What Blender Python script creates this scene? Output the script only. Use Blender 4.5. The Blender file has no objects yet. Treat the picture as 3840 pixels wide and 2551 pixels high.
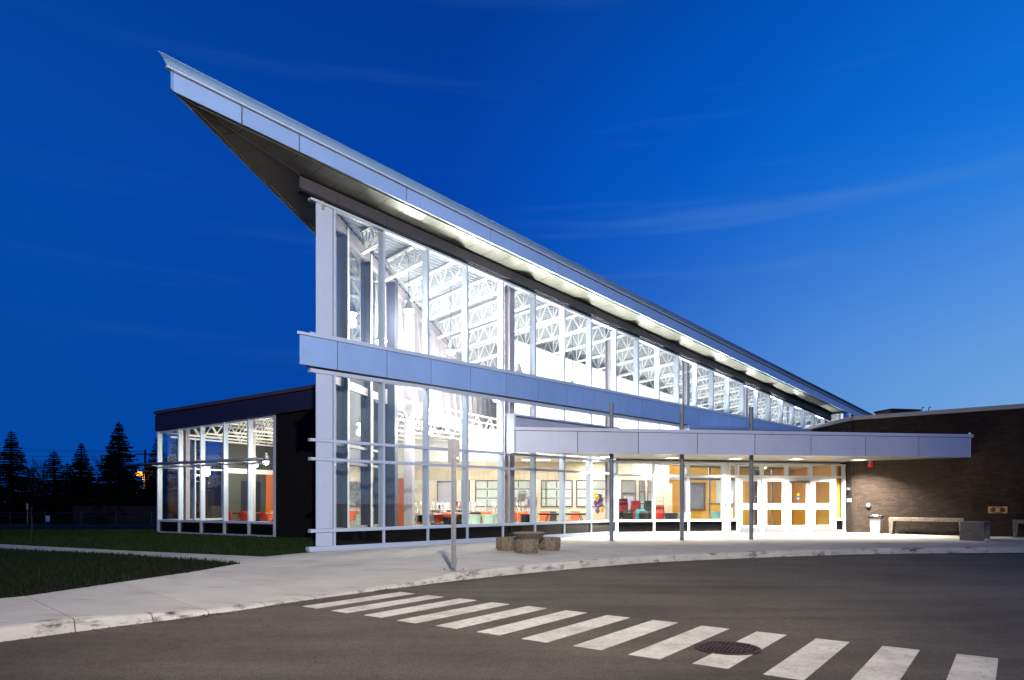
import bpy, math, random
import numpy as np
from mathutils import Vector, Matrix
from mathutils.geometry import tessellate_polygon
rnd = random.Random(7)
SC = bpy.context.scene
COL = SC.collection
R = math.radians

# ------------------------------------------------------------------ camera, sky, sun, exposure
cam_data = bpy.data.cameras.new('camera')
cam = bpy.data.objects.new('camera', cam_data)
COL.objects.link(cam)
cam.location = (0, 0, 1.2)
cam.rotation_euler = (R(90), 0, 0)
cam_data.lens = 24.0
cam_data.sensor_width = 36.0
cam_data.shift_y = 0.158
cam_data.clip_end = 3000
SC.camera = cam

SUN_AZ, SUN_EL = 72.0, 0.6
world = bpy.data.worlds.new('World')
SC.world = world
world.use_nodes = True
wn, wl = world.node_tree.nodes, world.node_tree.links
bg = wn['Background']
bg.inputs[1].default_value = 0.80
sky = wn.new('ShaderNodeTexSky')
sky.sky_type = 'NISHITA'
sky.sun_disc = False
sky.sun_elevation = R(SUN_EL)
sky.sun_rotation = R(SUN_AZ)
sky.ozone_density = 6
sky.dust_density = 0.3
tint = wn.new('ShaderNodeMix'); tint.data_type = 'RGBA'; tint.blend_type = 'MULTIPLY'
tint.inputs[0].default_value = 1.0
tint.inputs[7].default_value = (0.02, 0.74, 1.30, 1)
wl.new(sky.outputs[0], tint.inputs[6])
# towards the horizon the dusk sky turns to an even blue, paler on the sunset side
tc = wn.new('ShaderNodeTexCoord')
sep = wn.new('ShaderNodeSeparateXYZ')
wl.new(tc.outputs['Generated'], sep.inputs[0])
low = wn.new('ShaderNodeMapRange'); low.interpolation_type = 'SMOOTHSTEP'
low.inputs[1].default_value = 0.05; low.inputs[2].default_value = 0.75
low.inputs[3].default_value = 1.0; low.inputs[4].default_value = 0.6
wl.new(sep.outputs[2], low.inputs[0])
side = wn.new('ShaderNodeVectorMath'); side.operation = 'DOT_PRODUCT'
side.inputs[1].default_value = (math.sin(R(SUN_AZ)), math.cos(R(SUN_AZ)), 0)
wl.new(tc.outputs['Generated'], side.inputs[0])
sramp = wn.new('ShaderNodeValToRGB')
e = sramp.color_ramp.elements
e[0].position = 0.0; e[0].color = (0.001, 0.045, 0.28, 1)
e[1].position = 1.0; e[1].color = (0.05, 0.36, 1.0, 1)
for pos, c in ((0.36, (0.001, 0.082, 0.46)), (0.60, (0.001, 0.068, 0.47)), (0.75, (0.001, 0.14, 0.70)), (0.87, (0.006, 0.235, 0.86))):
    e.new(pos).color = (*c, 1)
smap = wn.new('ShaderNodeMapRange')
smap.inputs[1].default_value = -1; smap.inputs[2].default_value = 1
wl.new(side.outputs['Value'], smap.inputs[0]); wl.new(smap.outputs[0], sramp.inputs[0])
hmix = wn.new('ShaderNodeMix'); hmix.data_type = 'RGBA'
wl.new(low.outputs[0], hmix.inputs[0]); wl.new(tint.outputs[2], hmix.inputs[6]); wl.new(sramp.outputs[0], hmix.inputs[7])
# pale band low down on the sunset side
g1 = wn.new('ShaderNodeMapRange'); g1.interpolation_type = 'SMOOTHSTEP'
g1.inputs[1].default_value = 0.02; g1.inputs[2].default_value = 0.46; g1.inputs[3].default_value = 1.0; g1.inputs[4].default_value = 0.0
wl.new(sep.outputs[2], g1.inputs[0])
g2 = wn.new('ShaderNodeMapRange'); g2.interpolation_type = 'SMOOTHSTEP'
g2.inputs[1].default_value = 0.25; g2.inputs[2].default_value = 1.0
wl.new(side.outputs['Value'], g2.inputs[0])
g3 = wn.new('ShaderNodeMath'); g3.operation = 'MULTIPLY'; wl.new(g1.outputs[0], g3.inputs[0]); wl.new(g2.outputs[0], g3.inputs[1])
glow = wn.new('ShaderNodeMix'); glow.data_type = 'RGBA'; glow.inputs[7].default_value = (0.26, 0.52, 0.92, 1)
wl.new(g3.outputs[0], glow.inputs[0]); wl.new(hmix.outputs[2], glow.inputs[6])
# thin streaks of high cloud
cmap = wn.new('ShaderNodeMapping'); cmap.inputs['Scale'].default_value = (0.9, 0.9, 16)
cmap.inputs['Location'].default_value = (2.3, 0.7, 1.1)
cmap.inputs['Rotation'].default_value = (R(-2), R(1), 0)
wl.new(tc.outputs['Generated'], cmap.inputs[0])
cnoise = wn.new('ShaderNodeTexNoise'); cnoise.inputs['Scale'].default_value = 2.0
cnoise.inputs['Detail'].default_value = 3; cnoise.inputs['Roughness'].default_value = 0.5
wl.new(cmap.outputs[0], cnoise.inputs[0])
cr = wn.new('ShaderNodeMapRange'); cr.interpolation_type = 'SMOOTHSTEP'
cr.inputs[1].default_value = 0.54; cr.inputs[2].default_value = 0.80; cr.inputs[4].default_value = 0.22
wl.new(cnoise.outputs[0], cr.inputs[0])
cl = wn.new('ShaderNodeMix'); cl.data_type = 'RGBA'
cl.inputs[7].default_value = (0.16, 0.38, 0.78, 1)
cs_ = wn.new('ShaderNodeMapRange'); cs_.interpolation_type = 'SMOOTHSTEP'
cs_.inputs[1].default_value = -0.35; cs_.inputs[2].default_value = 0.75; cs_.inputs[3].default_value = 0.08; cs_.inputs[4].default_value = 1.0
wl.new(side.outputs['Value'], cs_.inputs[0])
cm_ = wn.new('ShaderNodeMath'); cm_.operation = 'MULTIPLY'; wl.new(cr.outputs[0], cm_.inputs[0]); wl.new(cs_.outputs[0], cm_.inputs[1])
wl.new(cm_.outputs[0], cl.inputs[0]); wl.new(glow.outputs[2], cl.inputs[6])
# the sky deepens towards the zenith, away from the afterglow
zen = wn.new('ShaderNodeMapRange'); zen.interpolation_type = 'SMOOTHSTEP'
zen.inputs[1].default_value = 0.35; zen.inputs[2].default_value = 1.0; zen.inputs[3].default_value = 1.0; zen.inputs[4].default_value = 0.35
wl.new(sep.outputs[2], zen.inputs[0])
deep = wn.new('ShaderNodeMix'); deep.data_type = 'RGBA'; deep.blend_type = 'MULTIPLY'; deep.inputs[0].default_value = 1.0
wl.new(cl.outputs[2], deep.inputs[6]); wl.new(zen.outputs[0], deep.inputs[7])
wl.new(deep.outputs[2], bg.inputs[0])

sun_data = bpy.data.lights.new('sun', 'SUN')
sun = bpy.data.objects.new('sun', sun_data)
COL.objects.link(sun)
sun_data.energy = 0.15
sun_data.angle = R(70)
sun_data.color = (0.80, 0.86, 1.0)
sun.rotation_euler = (R(90 - 6), 0, R(180 - SUN_AZ))   # low afterglow from the right
sun['kind'] = 'helper'

SC.view_settings.view_transform = 'Standard'
SC.view_settings.look = 'None'
SC.view_settings.gamma = 1.0
SC.view_settings.exposure = 0.0
SC.cycles.max_bounces = 8
SC.cycles.diffuse_bounces = 3
SC.cycles.glossy_bounces = 4
SC.cycles.transparent_max_bounces = 24
SC.cycles.transmission_bounces = 4
SC.cycles.caustics_reflective = False
SC.cycles.caustics_refractive = False
SC.cycles.sample_clamp_indirect = 6.0
SC.cycles.use_denoising = True

# ------------------------------------------------------------------ helpers
ORG = {}

def tag(o, label=None, cat=None, group=None, kind=None):
    if label: o['label'] = label
    if cat: o['category'] = cat
    if group: o['group'] = group
    if kind: o['kind'] = kind
    return o

def thing(name, label, cat, loc=(0, 0, 0), group=None):
    o = bpy.data.objects.new(name, None)
    o.empty_display_size = 0.2
    o.location = loc
    COL.objects.link(o)
    ORG[o.name] = Vector(loc)
    return tag(o, label, cat, group)

def put(name, mesh, parent=None, loc=None, rot=None):
    o = bpy.data.objects.new(name, mesh)
    COL.objects.link(o)
    if parent is not None:
        o.parent = parent
    if loc is not None: o.location = loc
    if rot is not None: o.rotation_euler = rot
    return o

class MB:
    def __init__(s): s.v = []; s.f = []
    def add(s, vs, fs):
        b = len(s.v)
        s.v += [tuple(p) for p in vs]
        s.f += [tuple(i + b for i in f) for f in fs]
        return s
    def hexa(s, p):      # 8 points: bottom 4 (ccw), top 4
        return s.add(p, [(3, 2, 1, 0), (4, 5, 6, 7), (0, 1, 5, 4), (1, 2, 6, 5), (2, 3, 7, 6), (3, 0, 4, 7)])
    def obox(s, o, a, b, c):
        o, a, b, c = Vector(o), Vector(a), Vector(b), Vector(c)
        return s.hexa([o, o + a, o + a + b, o + b, o + c, o + a + c, o + a + b + c, o + b + c])
    def box(s, c, size, rz=0.0):
        x, y, z = size[0] / 2, size[1] / 2, size[2] / 2
        ca, sa = math.cos(rz), math.sin(rz)
        ps = []
        for dz in (-z, z):
            for dx, dy in ((-x, -y), (x, -y), (x, y), (-x, y)):
                ps.append((c[0] + dx * ca - dy * sa, c[1] + dx * sa + dy * ca, c[2] + dz))
        return s.hexa(ps)
    def bar(s, p0, p1, w, h, up=(0, 0, 1)):
        p0, p1, up = Vector(p0), Vector(p1), Vector(up)
        d = (p1 - p0)
        if d.length < 1e-6: return s
        x = d.cross(up)
        if x.length < 1e-6: x = d.cross(Vector((1, 0, 0)))
        x.normalize(); y = x.cross(d).normalized()
        x *= w / 2; y *= h / 2
        return s.hexa([p0 - x - y, p0 + x - y, p0 + x + y, p0 - x + y, p1 - x - y, p1 + x - y, p1 + x + y, p1 - x + y])
    def tube(s, pts, r, n=8, caps=True):
        pts = [Vector(p) for p in pts]
        rs = r if isinstance(r, (list, tuple)) else [r] * len(pts)
        b = len(s.v); prev = None
        for i, p in enumerate(pts):
            d = (pts[min(i + 1, len(pts) - 1)] - pts[max(i - 1, 0)]).normalized()
            if prev is None:
                x = d.cross(Vector((0, 0, 1)))
                if x.length < 1e-3: x = d.cross(Vector((1, 0, 0)))
            else:
                x = prev - d * prev.dot(d)
            x.normalize(); prev = x
            y = d.cross(x)
            for k in range(n):
                a = 2 * math.pi * k / n
                s.v.append(tuple(p + (x * math.cos(a) + y * math.sin(a)) * rs[i]))
        for i in range(len(pts) - 1):
            for k in range(n):
                a0, a1 = b + i * n + k, b + i * n + (k + 1) % n
                s.f.append((a0, a1, a1 + n, a0 + n))
        if caps:
            s.f.append(tuple(b + k for k in range(n))[::-1])
            s.f.append(tuple(b + (len(pts) - 1) * n + k for k in range(n)))
        return s
    def prism(s, poly, z0, z1):
        n = len(poly)
        z0 = z0 if isinstance(z0, (list, tuple)) else [z0] * n
        z1 = z1 if isinstance(z1, (list, tuple)) else [z1] * n
        b = len(s.v)
        s.v += [(p[0], p[1], z0[i]) for i, p in enumerate(poly)] + [(p[0], p[1], z1[i]) for i, p in enumerate(poly)]
        for i in range(n):
            j = (i + 1) % n
            s.f.append((b + i, b + j, b + n + j, b + n + i))
        tri = tessellate_polygon([[Vector((p[0], p[1], 0)) for p in poly]])
        for t in tri:
            s.f.append(tuple(b + n + i for i in t)); s.f.append(tuple(b + i for i in t)[::-1])
        return s
    def sheet(s, poly, z):
        z = z if isinstance(z, (list, tuple)) else [z] * len(poly)
        b = len(s.v)
        s.v += [(p[0], p[1], z[i]) for i, p in enumerate(poly)]
        for t in tessellate_polygon([[Vector((p[0], p[1], 0)) for p in poly]]):
            s.f.append(tuple(b + i for i in t))
        return s
    def lathe(s, prof, n, c=(0, 0, 0), a0=0.0, cap=True):
        b = len(s.v)
        for r, z in prof:
            for k in range(n):
                a = a0 + 2 * math.pi * k / n
                s.v.append((c[0] + r * math.cos(a), c[1] + r * math.sin(a), c[2] + z))
        for i in range(len(prof) - 1):
            for k in range(n):
                p, q = b + i * n + k, b + i * n + (k + 1) % n
                s.f.append((p, q, q + n, p + n))
        if cap:
            s.f.append(tuple(b + k for k in range(n))[::-1])
            s.f.append(tuple(b + (len(prof) - 1) * n + k for k in range(n)))
        return s
    def mesh(s, name, m, org=(0, 0, 0), smooth=False):
        me = bpy.data.meshes.new(name)
        ox, oy, oz = org
        me.from_pydata([(x - ox, y - oy, z - oz) for x, y, z in s.v], [], s.f)
        me.update()
        if m is not None: me.materials.append(m)
        if smooth: me.polygons.foreach_set('use_smooth', [True] * len(me.polygons))
        return me
    def build(s, name, m, parent=None, smooth=False, org=None, bevel=0.0):
        if parent is not None:
            r = parent
            while r.parent is not None: r = r.parent
            org = ORG.get(r.name, Vector((0, 0, 0)))
        elif org is None:
            org = Vector((0, 0, 0))
        o = put(name, s.mesh(name, m, org, smooth), parent)
        if parent is None:
            o.location = org; ORG[o.name] = Vector(org)
        if bevel:
            b = o.modifiers.new('edge', 'BEVEL'); b.width = bevel; b.segments = 2; b.limit_method = 'ANGLE'
        return o

def structure(name, mb, m):
    return tag(mb.build(name, m), kind='structure')

# ------------------------------------------------------------------ materials
def mat(name, col, rough=0.5, metal=0.0, var=0.0, vscale=3.0, bump=0.0, bscale=40.0, spec=0.5, island=0.0, stretch=None, emit=None, dirt=None):
    m = bpy.data.materials.new(name); m.use_nodes = True
    n, l = m.node_tree.nodes, m.node_tree.links
    p = n['Principled BSDF']
    p.inputs['Base Color'].default_value = (*col, 1)
    p.inputs['Roughness'].default_value = rough
    p.inputs['Metallic'].default_value = metal
    p.inputs['Specular IOR Level'].default_value = spec
    t = n.new('ShaderNodeTexCoord'); src = t.outputs['Object']
    if stretch:
        mp = n.new('ShaderNodeMapping'); mp.inputs['Scale'].default_value = stretch
        l.new(src, mp.inputs[0]); src = mp.outputs[0]
    cur = None
    if var:
        nz = n.new('ShaderNodeTexNoise'); nz.inputs['Scale'].default_value = vscale; nz.inputs['Detail'].default_value = 6
        nz.inputs['Roughness'].default_value = 0.65
        l.new(src, nz.inputs[0])
        mr = n.new('ShaderNodeMapRange'); mr.inputs[1].default_value = 0.3; mr.inputs[2].default_value = 0.7
        mr.inputs[3].default_value = 1 - var; mr.inputs[4].default_value = 1 + var
        l.new(nz.outputs[0], mr.inputs[0])
        mx = n.new('ShaderNodeMix'); mx.data_type = 'RGBA'; mx.blend_type = 'MULTIPLY'; mx.inputs[0].default_value = 1
        mx.inputs[6].default_value = (*col, 1); l.new(mr.outputs[0], mx.inputs[7]); cur = mx.outputs[2]
    if island:
        g = n.new('ShaderNodeNewGeometry'); oi = n.new('ShaderNodeObjectInfo')
        ad = n.new('ShaderNodeMath'); ad.operation = 'ADD'
        l.new(g.outputs['Random Per Island'], ad.inputs[0]); l.new(oi.outputs['Random'], ad.inputs[1])
        fr = n.new('ShaderNodeMath'); fr.operation = 'FRACT'; l.new(ad.outputs[0], fr.inputs[0])
        mr = n.new('ShaderNodeMapRange'); mr.inputs[3].default_value = 1 - island; mr.inputs[4].default_value = 1 + island
        l.new(fr.outputs[0], mr.inputs[0])
        mx = n.new('ShaderNodeMix'); mx.data_type = 'RGBA'; mx.blend_type = 'MULTIPLY'; mx.inputs[0].default_value = 1
        if cur is None: mx.inputs[6].default_value = (*col, 1)
        else: l.new(cur, mx.inputs[6])
        l.new(mr.outputs[0], mx.inputs[7]); cur = mx.outputs[2]
    if dirt:     # (colour, scale, low, high, stretch)
        dc, ds, d0, d1, dst = dirt
        mp = n.new('ShaderNodeMapping'); mp.inputs['Scale'].default_value = dst
        l.new(t.outputs['Object'], mp.inputs[0])
        nz = n.new('ShaderNodeTexNoise'); nz.inputs['Scale'].default_value = ds; nz.inputs['Detail'].default_value = 8
        nz.inputs['Roughness'].default_value = 0.7
        l.new(mp.outputs[0], nz.inputs[0])
        mr = n.new('ShaderNodeMapRange'); mr.inputs[1].default_value = d0; mr.inputs[2].default_value = d1
        l.new(nz.outputs[0], mr.inputs[0])
        mx = n.new('ShaderNodeMix'); mx.data_type = 'RGBA'
        l.new(mr.outputs[0], mx.inputs[0])
        if cur is None: mx.inputs[6].default_value = (*col, 1)
        else: l.new(cur, mx.inputs[6])
        mx.inputs[7].default_value = (*dc, 1); cur = mx.outputs[2]
    if cur is not None: l.new(cur, p.inputs['Base Color'])
    if bump:
        nz = n.new('ShaderNodeTexNoise'); nz.inputs['Scale'].default_value = bscale; nz.inputs['Detail'].default_value = 4
        l.new(src, nz.inputs[0])
        bp = n.new('ShaderNodeBump'); bp.inputs['Strength'].default_value = bump; bp.inputs['Distance'].default_value = 0.02
        l.new(nz.outputs[0], bp.inputs['Height']); l.new(bp.outputs[0], p.inputs['Normal'])
    if emit:
        p.inputs['Emission Color'].default_value = (*emit[0], 1); p.inputs['Emission Strength'].default_value = emit[1]
    return m

def glass_mat(name, tintc=(0.93, 0.96, 0.95), f0=0.045, wav=0.0):
    m = bpy.data.materials.new(name); m.use_nodes = True
    n, l = m.node_tree.nodes, m.node_tree.links
    n.remove(n['Principled BSDF'])
    out = n['Material Output']
    tr = n.new('ShaderNodeBsdfTransparent'); tr.inputs[0].default_value = (*tintc, 1)
    gl = n.new('ShaderNodeBsdfGlossy'); gl.inputs['Roughness'].default_value = 0.01
    gl.inputs[0].default_value = (0.95, 0.97, 1, 1)
    lw = n.new('ShaderNodeLayerWeight'); lw.inputs[0].default_value = 0.5
    pw = n.new('ShaderNodeMath'); pw.operation = 'POWER'; pw.inputs[1].default_value = 5
    l.new(lw.outputs['Facing'], pw.inputs[0])
    ma = n.new('ShaderNodeMath'); ma.operation = 'MULTIPLY_ADD'; ma.inputs[1].default_value = 0.9; ma.inputs[2].default_value = f0
    l.new(pw.outputs[0], ma.inputs[0])
    mx = n.new('ShaderNodeMixShader')
    l.new(ma.outputs[0], mx.inputs[0]); l.new(tr.outputs[0], mx.inputs[1]); l.new(gl.outputs[0], mx.inputs[2])
    l.new(mx.outputs[0], out.inputs[0])
    if wav:
        t = n.new('ShaderNodeTexCoord'); nz = n.new('ShaderNodeTexNoise'); nz.inputs['Scale'].default_value = 0.8
        l.new(t.outputs['Object'], nz.inputs[0])
        bp = n.new('ShaderNodeBump'); bp.inputs['Strength'].default_value = wav; bp.inputs['Distance'].default_value = 0.05
        l.new(nz.outputs[0], bp.inputs['Height']); l.new(bp.outputs[0], gl.inputs['Normal'])
    return m

def pebble_mat(name, c1, c2, c3, scale=70):
    m = bpy.data.materials.new(name); m.use_nodes = True
    n, l = m.node_tree.nodes, m.node_tree.links
    p = n['Principled BSDF']; p.inputs['Roughness'].default_value = 0.75
    t = n.new('ShaderNodeTexCoord')
    vo = n.new('ShaderNodeTexVoronoi'); vo.inputs['Scale'].default_value = scale
    l.new(t.outputs['Object'], vo.inputs[0])
    sp = n.new('ShaderNodeSeparateColor'); l.new(vo.outputs['Color'], sp.inputs[0])
    rp = n.new('ShaderNodeValToRGB'); e = rp.color_ramp.elements
    e[0].color = (*c1, 1); e[1].color = (*c3, 1); e.new(0.5).color = (*c2, 1)
    l.new(sp.outputs[0], rp.inputs[0])
    mr = n.new('ShaderNodeMapRange'); mr.inputs[1].default_value = 0.35; mr.inputs[2].default_value = 0.75
    mr.inputs[3].default_value = 1.0; mr.inputs[4].default_value = 0.28
    l.new(vo.outputs['Distance'], mr.inputs[0])
    mx = n.new('ShaderNodeMix'); mx.data_type = 'RGBA'; mx.blend_type = 'MULTIPLY'; mx.inputs[0].default_value = 1
    l.new(rp.outputs[0], mx.inputs[6]); l.new(mr.outputs[0], mx.inputs[7]); l.new(mx.outputs[2], p.inputs['Base Color'])
    bp = n.new('ShaderNodeBump'); bp.inputs['Strength'].default_value = 0.9; bp.inputs['Distance'].default_value = 0.012; bp.invert = True
    l.new(vo.outputs['Distance'], bp.inputs['Height']); l.new(bp.outputs[0], p.inputs['Normal'])
    return m

def emit_mat(name, col, s):
    m = bpy.data.materials.new(name); m.use_nodes = True
    n, l = m.node_tree.nodes, m.node_tree.links
    n.remove(n['Principled BSDF'])
    em = n.new('ShaderNodeEmission'); em.inputs[0].default_value = (*col, 1); em.inputs[1].default_value = s
    l.new(em.outputs[0], n['Material Output'].inputs[0])
    return m

MT = {}
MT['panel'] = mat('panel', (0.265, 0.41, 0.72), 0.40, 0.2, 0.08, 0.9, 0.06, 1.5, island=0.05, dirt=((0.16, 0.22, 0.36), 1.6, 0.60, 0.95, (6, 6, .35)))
MT['canopy_panel_lit'] = mat('canopy_panel_lit', (0.47, 0.52, 0.67), 0.40, 0.15, 0.07, 0.9, 0.06, 1.5, island=0.05, dirt=((0.27, 0.30, 0.38), 1.6, 0.60, 0.95, (6, 6, .35)))  # hall panel colour lightened to stand in for bounce light on the canopy
MT['frame'] = mat('frame', (0.48, 0.55, 0.70), 0.42, 0.25, 0.04, 2)
MT['white_frame'] = mat('white_frame', (0.80, 0.80, 0.80), 0.4, 0.0, 0.03, 2)
MT['lip'] = mat('lip', (0.24, 0.42, 0.74), 0.34, 0.25, 0.05, 1)
MT['dark_joint'] = mat('dark_joint', (0.012, 0.012, 0.016), 0.8)
MT['head'] = mat('head', (0.07, 0.07, 0.09), 0.5, 0.3, 0.06, 2)
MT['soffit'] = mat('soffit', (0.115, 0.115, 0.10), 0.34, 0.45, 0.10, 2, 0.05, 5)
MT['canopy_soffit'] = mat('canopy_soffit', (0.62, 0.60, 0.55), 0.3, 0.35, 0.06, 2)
MT['glass'] = glass_mat('glass')
MT['inner_glass'] = glass_mat('inner_glass', (0.85, 0.88, 0.88), 0.42, 0.015)
MT['spandrel'] = mat('spandrel', (0.004, 0.004, 0.005), 0.05, 0, 0, 1, 0.02, 2, 0.22)
MT['dark_panel'] = mat('dark_panel', (0.016, 0.016, 0.05), 0.5, 0.2, 0.06, 2)
MT['dark_coping'] = mat('dark_coping', (0.055, 0.045, 0.055), 0.5, 0.2, 0.06, 2)
MT['dark_wall'] = mat('dark_wall', (0.006, 0.006, 0.008), 0.9, 0, 0.2, 8, 0.3, 30, 0.1)
MT['steel_white'] = mat('steel_white', (0.78, 0.78, 0.78), 0.5, 0, 0.04, 3)
MT['deck'] = mat('deck', (0.38, 0.41, 0.46), 0.45, 0.1, 0.05, 2)
MT['mauve_steel'] = mat('mauve_steel', (0.33, 0.30, 0.34), 0.5, 0.0, 0.06, 3)
MT['navy_steel'] = mat('navy_steel', (0.045, 0.05, 0.08), 0.5, 0.1, 0.06, 3)
MT['white_wall'] = mat('white_wall', (0.84, 0.84, 0.83), 0.75, 0, 0.03, 1)
MT['orange_wall'] = mat('orange_wall', (0.80, 0.40, 0.055), 0.6, 0, 0.06, 1.2)
MT['rust_wall'] = mat('rust_wall', (0.55, 0.14, 0.03), 0.6, 0, 0.06, 1.2)
MT['block'] = mat('block', (0.52, 0.43, 0.32), 0.85, 0, 0.12, 20, 0.25, 90, 0.3, island=0.10)
MT['mortar'] = mat('mortar', (0.62, 0.58, 0.50), 0.9, 0, 0.08, 10)
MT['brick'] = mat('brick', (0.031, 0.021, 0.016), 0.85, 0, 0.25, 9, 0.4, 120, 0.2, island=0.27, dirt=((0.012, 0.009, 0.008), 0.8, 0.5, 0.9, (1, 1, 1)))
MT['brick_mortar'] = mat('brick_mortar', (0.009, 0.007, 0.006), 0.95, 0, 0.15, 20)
MT['coping'] = mat('coping', (0.30, 0.29, 0.30), 0.5, 0.2, 0.06, 2)
MT['concrete'] = mat('concrete', (0.40, 0.385, 0.355), 0.85, 0, 0.10, 1.2, 0.15, 60, 0.3, island=0.05,
                     dirt=((0.15, 0.14, 0.13), 1.5, 0.55, 0.80, (0.7, 2.6, 1)))
MT['kerb'] = mat('kerb', (0.40, 0.385, 0.36), 0.85, 0, 0.14, 2.5, 0.25, 40, 0.3, island=0.10,
                 dirt=((0.05, 0.048, 0.05), 2.2, 0.53, 0.66, (1, 1, 3)))
def road_mats():
    m = bpy.data.materials.new('asphalt'); m.use_nodes = True
    n, l = m.node_tree.nodes, m.node_tree.links
    p = n['Principled BSDF']; p.inputs['Roughness'].default_value = 0.86; p.inputs['Specular IOR Level'].default_value = 0.3
    t = n.new('ShaderNodeTexCoord')
    def noise(sc, det=6, rough=.6, stretch=None, rot=0.0):
        src = t.outputs['Object']
        if stretch:
            mp = n.new('ShaderNodeMapping'); mp.inputs['Scale'].default_value = stretch; mp.inputs['Rotation'].default_value = (0, 0, rot)
            l.new(src, mp.inputs[0]); src = mp.outputs[0]
        z = n.new('ShaderNodeTexNoise'); z.inputs['Scale'].default_value = sc; z.inputs['Detail'].default_value = det; z.inputs['Roughness'].default_value = rough
        l.new(src, z.inputs[0]); return z.outputs[0]
    def ramp(v, a, b, c, d):
        r = n.new('ShaderNodeMapRange'); r.inputs[1].default_value = a; r.inputs[2].default_value = b; r.inputs[3].default_value = c; r.inputs[4].default_value = d
        l.new(v, r.inputs[0]); return r.outputs[0]
    def mul(a, b):
        x = n.new('ShaderNodeMath'); x.operation = 'MULTIPLY'; l.new(a, x.inputs[0]); l.new(b, x.inputs[1]); return x.outputs[0]
    vo = n.new('ShaderNodeTexVoronoi'); vo.inputs['Scale'].default_value = 95; l.new(t.outputs['Object'], vo.inputs[0])
    sp = n.new('ShaderNodeSeparateColor'); l.new(vo.outputs['Color'], sp.inputs[0])
    stones = ramp(sp.outputs[0], 0, 1, .62, 1.38)
    v2 = n.new('ShaderNodeTexVoronoi'); v2.inputs['Scale'].default_value = 14; l.new(t.outputs['Object'], v2.inputs[0])
    pale = ramp(v2.outputs['Distance'], .03, .06, 1.9, 1.0)
    f = mul(stones, ramp(noise(.45), .3, .7, .66, 1.22))
    f = mul(f, ramp(noise(.9, 5, .6, (.35, 2.4, 1), .62), .35, .72, 1.14, .68))
    f = mul(f, ramp(noise(7), .3, .7, .86, 1.12))
    f = mul(f, pale)
    vc = n.new('ShaderNodeTexVoronoi'); vc.feature = 'DISTANCE_TO_EDGE'; vc.inputs['Scale'].default_value = .22
    wob = n.new('ShaderNodeMix'); wob.data_type = 'RGBA'; wob.blend_type = 'ADD'; wob.inputs[0].default_value = .55
    nz = n.new('ShaderNodeTexNoise'); nz.inputs['Scale'].default_value = 1.3; nz.inputs['Detail'].default_value = 6; l.new(t.outputs['Object'], nz.inputs[0])
    l.new(t.outputs['Object'], wob.inputs[6]); l.new(nz.outputs['Color'], wob.inputs[7]); l.new(wob.outputs[2], vc.inputs[0])
    f = mul(f, ramp(vc.outputs['Distance'], .0, .0035, .74, 1.0))
    mx = n.new('ShaderNodeMix'); mx.data_type = 'RGBA'; mx.blend_type = 'MULTIPLY'; mx.inputs[0].default_value = 1
    mx.inputs[6].default_value = (.080, .067, .050, 1); l.new(f, mx.inputs[7]); l.new(mx.outputs[2], p.inputs['Base Color'])
    bp = n.new('ShaderNodeBump'); bp.inputs['Strength'].default_value = .5; bp.inputs['Distance'].default_value = .006
    l.new(vo.outputs['Distance'], bp.inputs['Height']); l.new(bp.outputs[0], p.inputs['Normal'])
    m2 = m.copy(); m2.name = 'road_paint'
    n, l = m2.node_tree.nodes, m2.node_tree.links
    p = n['Principled BSDF']; t = [x for x in n if x.type == 'TEX_COORD'][0]
    base = p.inputs['Base Color'].links[0].from_socket
    def N(sc, det=8, rough=.7):
        z = n.new('ShaderNodeTexNoise'); z.inputs['Scale'].default_value = sc; z.inputs['Detail'].default_value = det; z.inputs['Roughness'].default_value = rough
        l.new(t.outputs['Object'], z.inputs[0]); return z.outputs[0]
    def RP_(v, a, b, c, d):
        r = n.new('ShaderNodeMapRange'); r.inputs[1].default_value = a; r.inputs[2].default_value = b; r.inputs[3].default_value = c; r.inputs[4].default_value = d
        l.new(v, r.inputs[0]); return r.outputs[0]
    wear = n.new('ShaderNodeMath'); wear.operation = 'MAXIMUM'
    l.new(RP_(N(22), .575, .65, 0, .75), wear.inputs[0]); l.new(RP_(N(1.6), .50, .78, 0, .6), wear.inputs[1])
    pc = n.new('ShaderNodeMix'); pc.data_type = 'RGBA'; pc.inputs[6].default_value = (.58, .555, .49, 1); pc.inputs[7].default_value = (.40, .37, .32, 1)
    l.new(RP_(N(4), .35, .7, 0, 1), pc.inputs[0])
    fin = n.new('ShaderNodeMix'); fin.data_type = 'RGBA'; l.new(wear.outputs[0], fin.inputs[0]); l.new(pc.outputs[2], fin.inputs[6]); l.new(base, fin.inputs[7])
    l.new(fin.outputs[2], p.inputs['Base Color'])
    return m, m2
MT['asphalt'], MT['road_paint'] = road_mats()
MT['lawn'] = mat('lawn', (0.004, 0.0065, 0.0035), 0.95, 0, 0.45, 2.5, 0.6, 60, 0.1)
MT['lit_blade'] = mat('lit_blade', (0.012, 0.032, 0.006), 0.85, 0, 0, 1, 0, 1, 0.15, island=0.6)  # window light on the grass put into a greener blade colour
MT['dim_wall'] = mat('dim_wall', (0.05, 0.053, 0.042), 0.7, 0, 0.2, 1.2)
MT['sign_steel'] = mat('sign_steel', (0.20, 0.205, 0.235), 0.45, 0.6, 0.2, 18, 0.05, 60)
MT['wire'] = mat('wire', (0.035, 0.035, 0.04), 0.8)
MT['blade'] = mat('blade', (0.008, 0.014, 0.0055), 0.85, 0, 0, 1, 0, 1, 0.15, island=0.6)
MT['dry_ground'] = mat('dry_ground', (0.07, 0.052, 0.036), 0.95, 0, 0.4, 0.7, 0.4, 20, 0.1)
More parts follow.
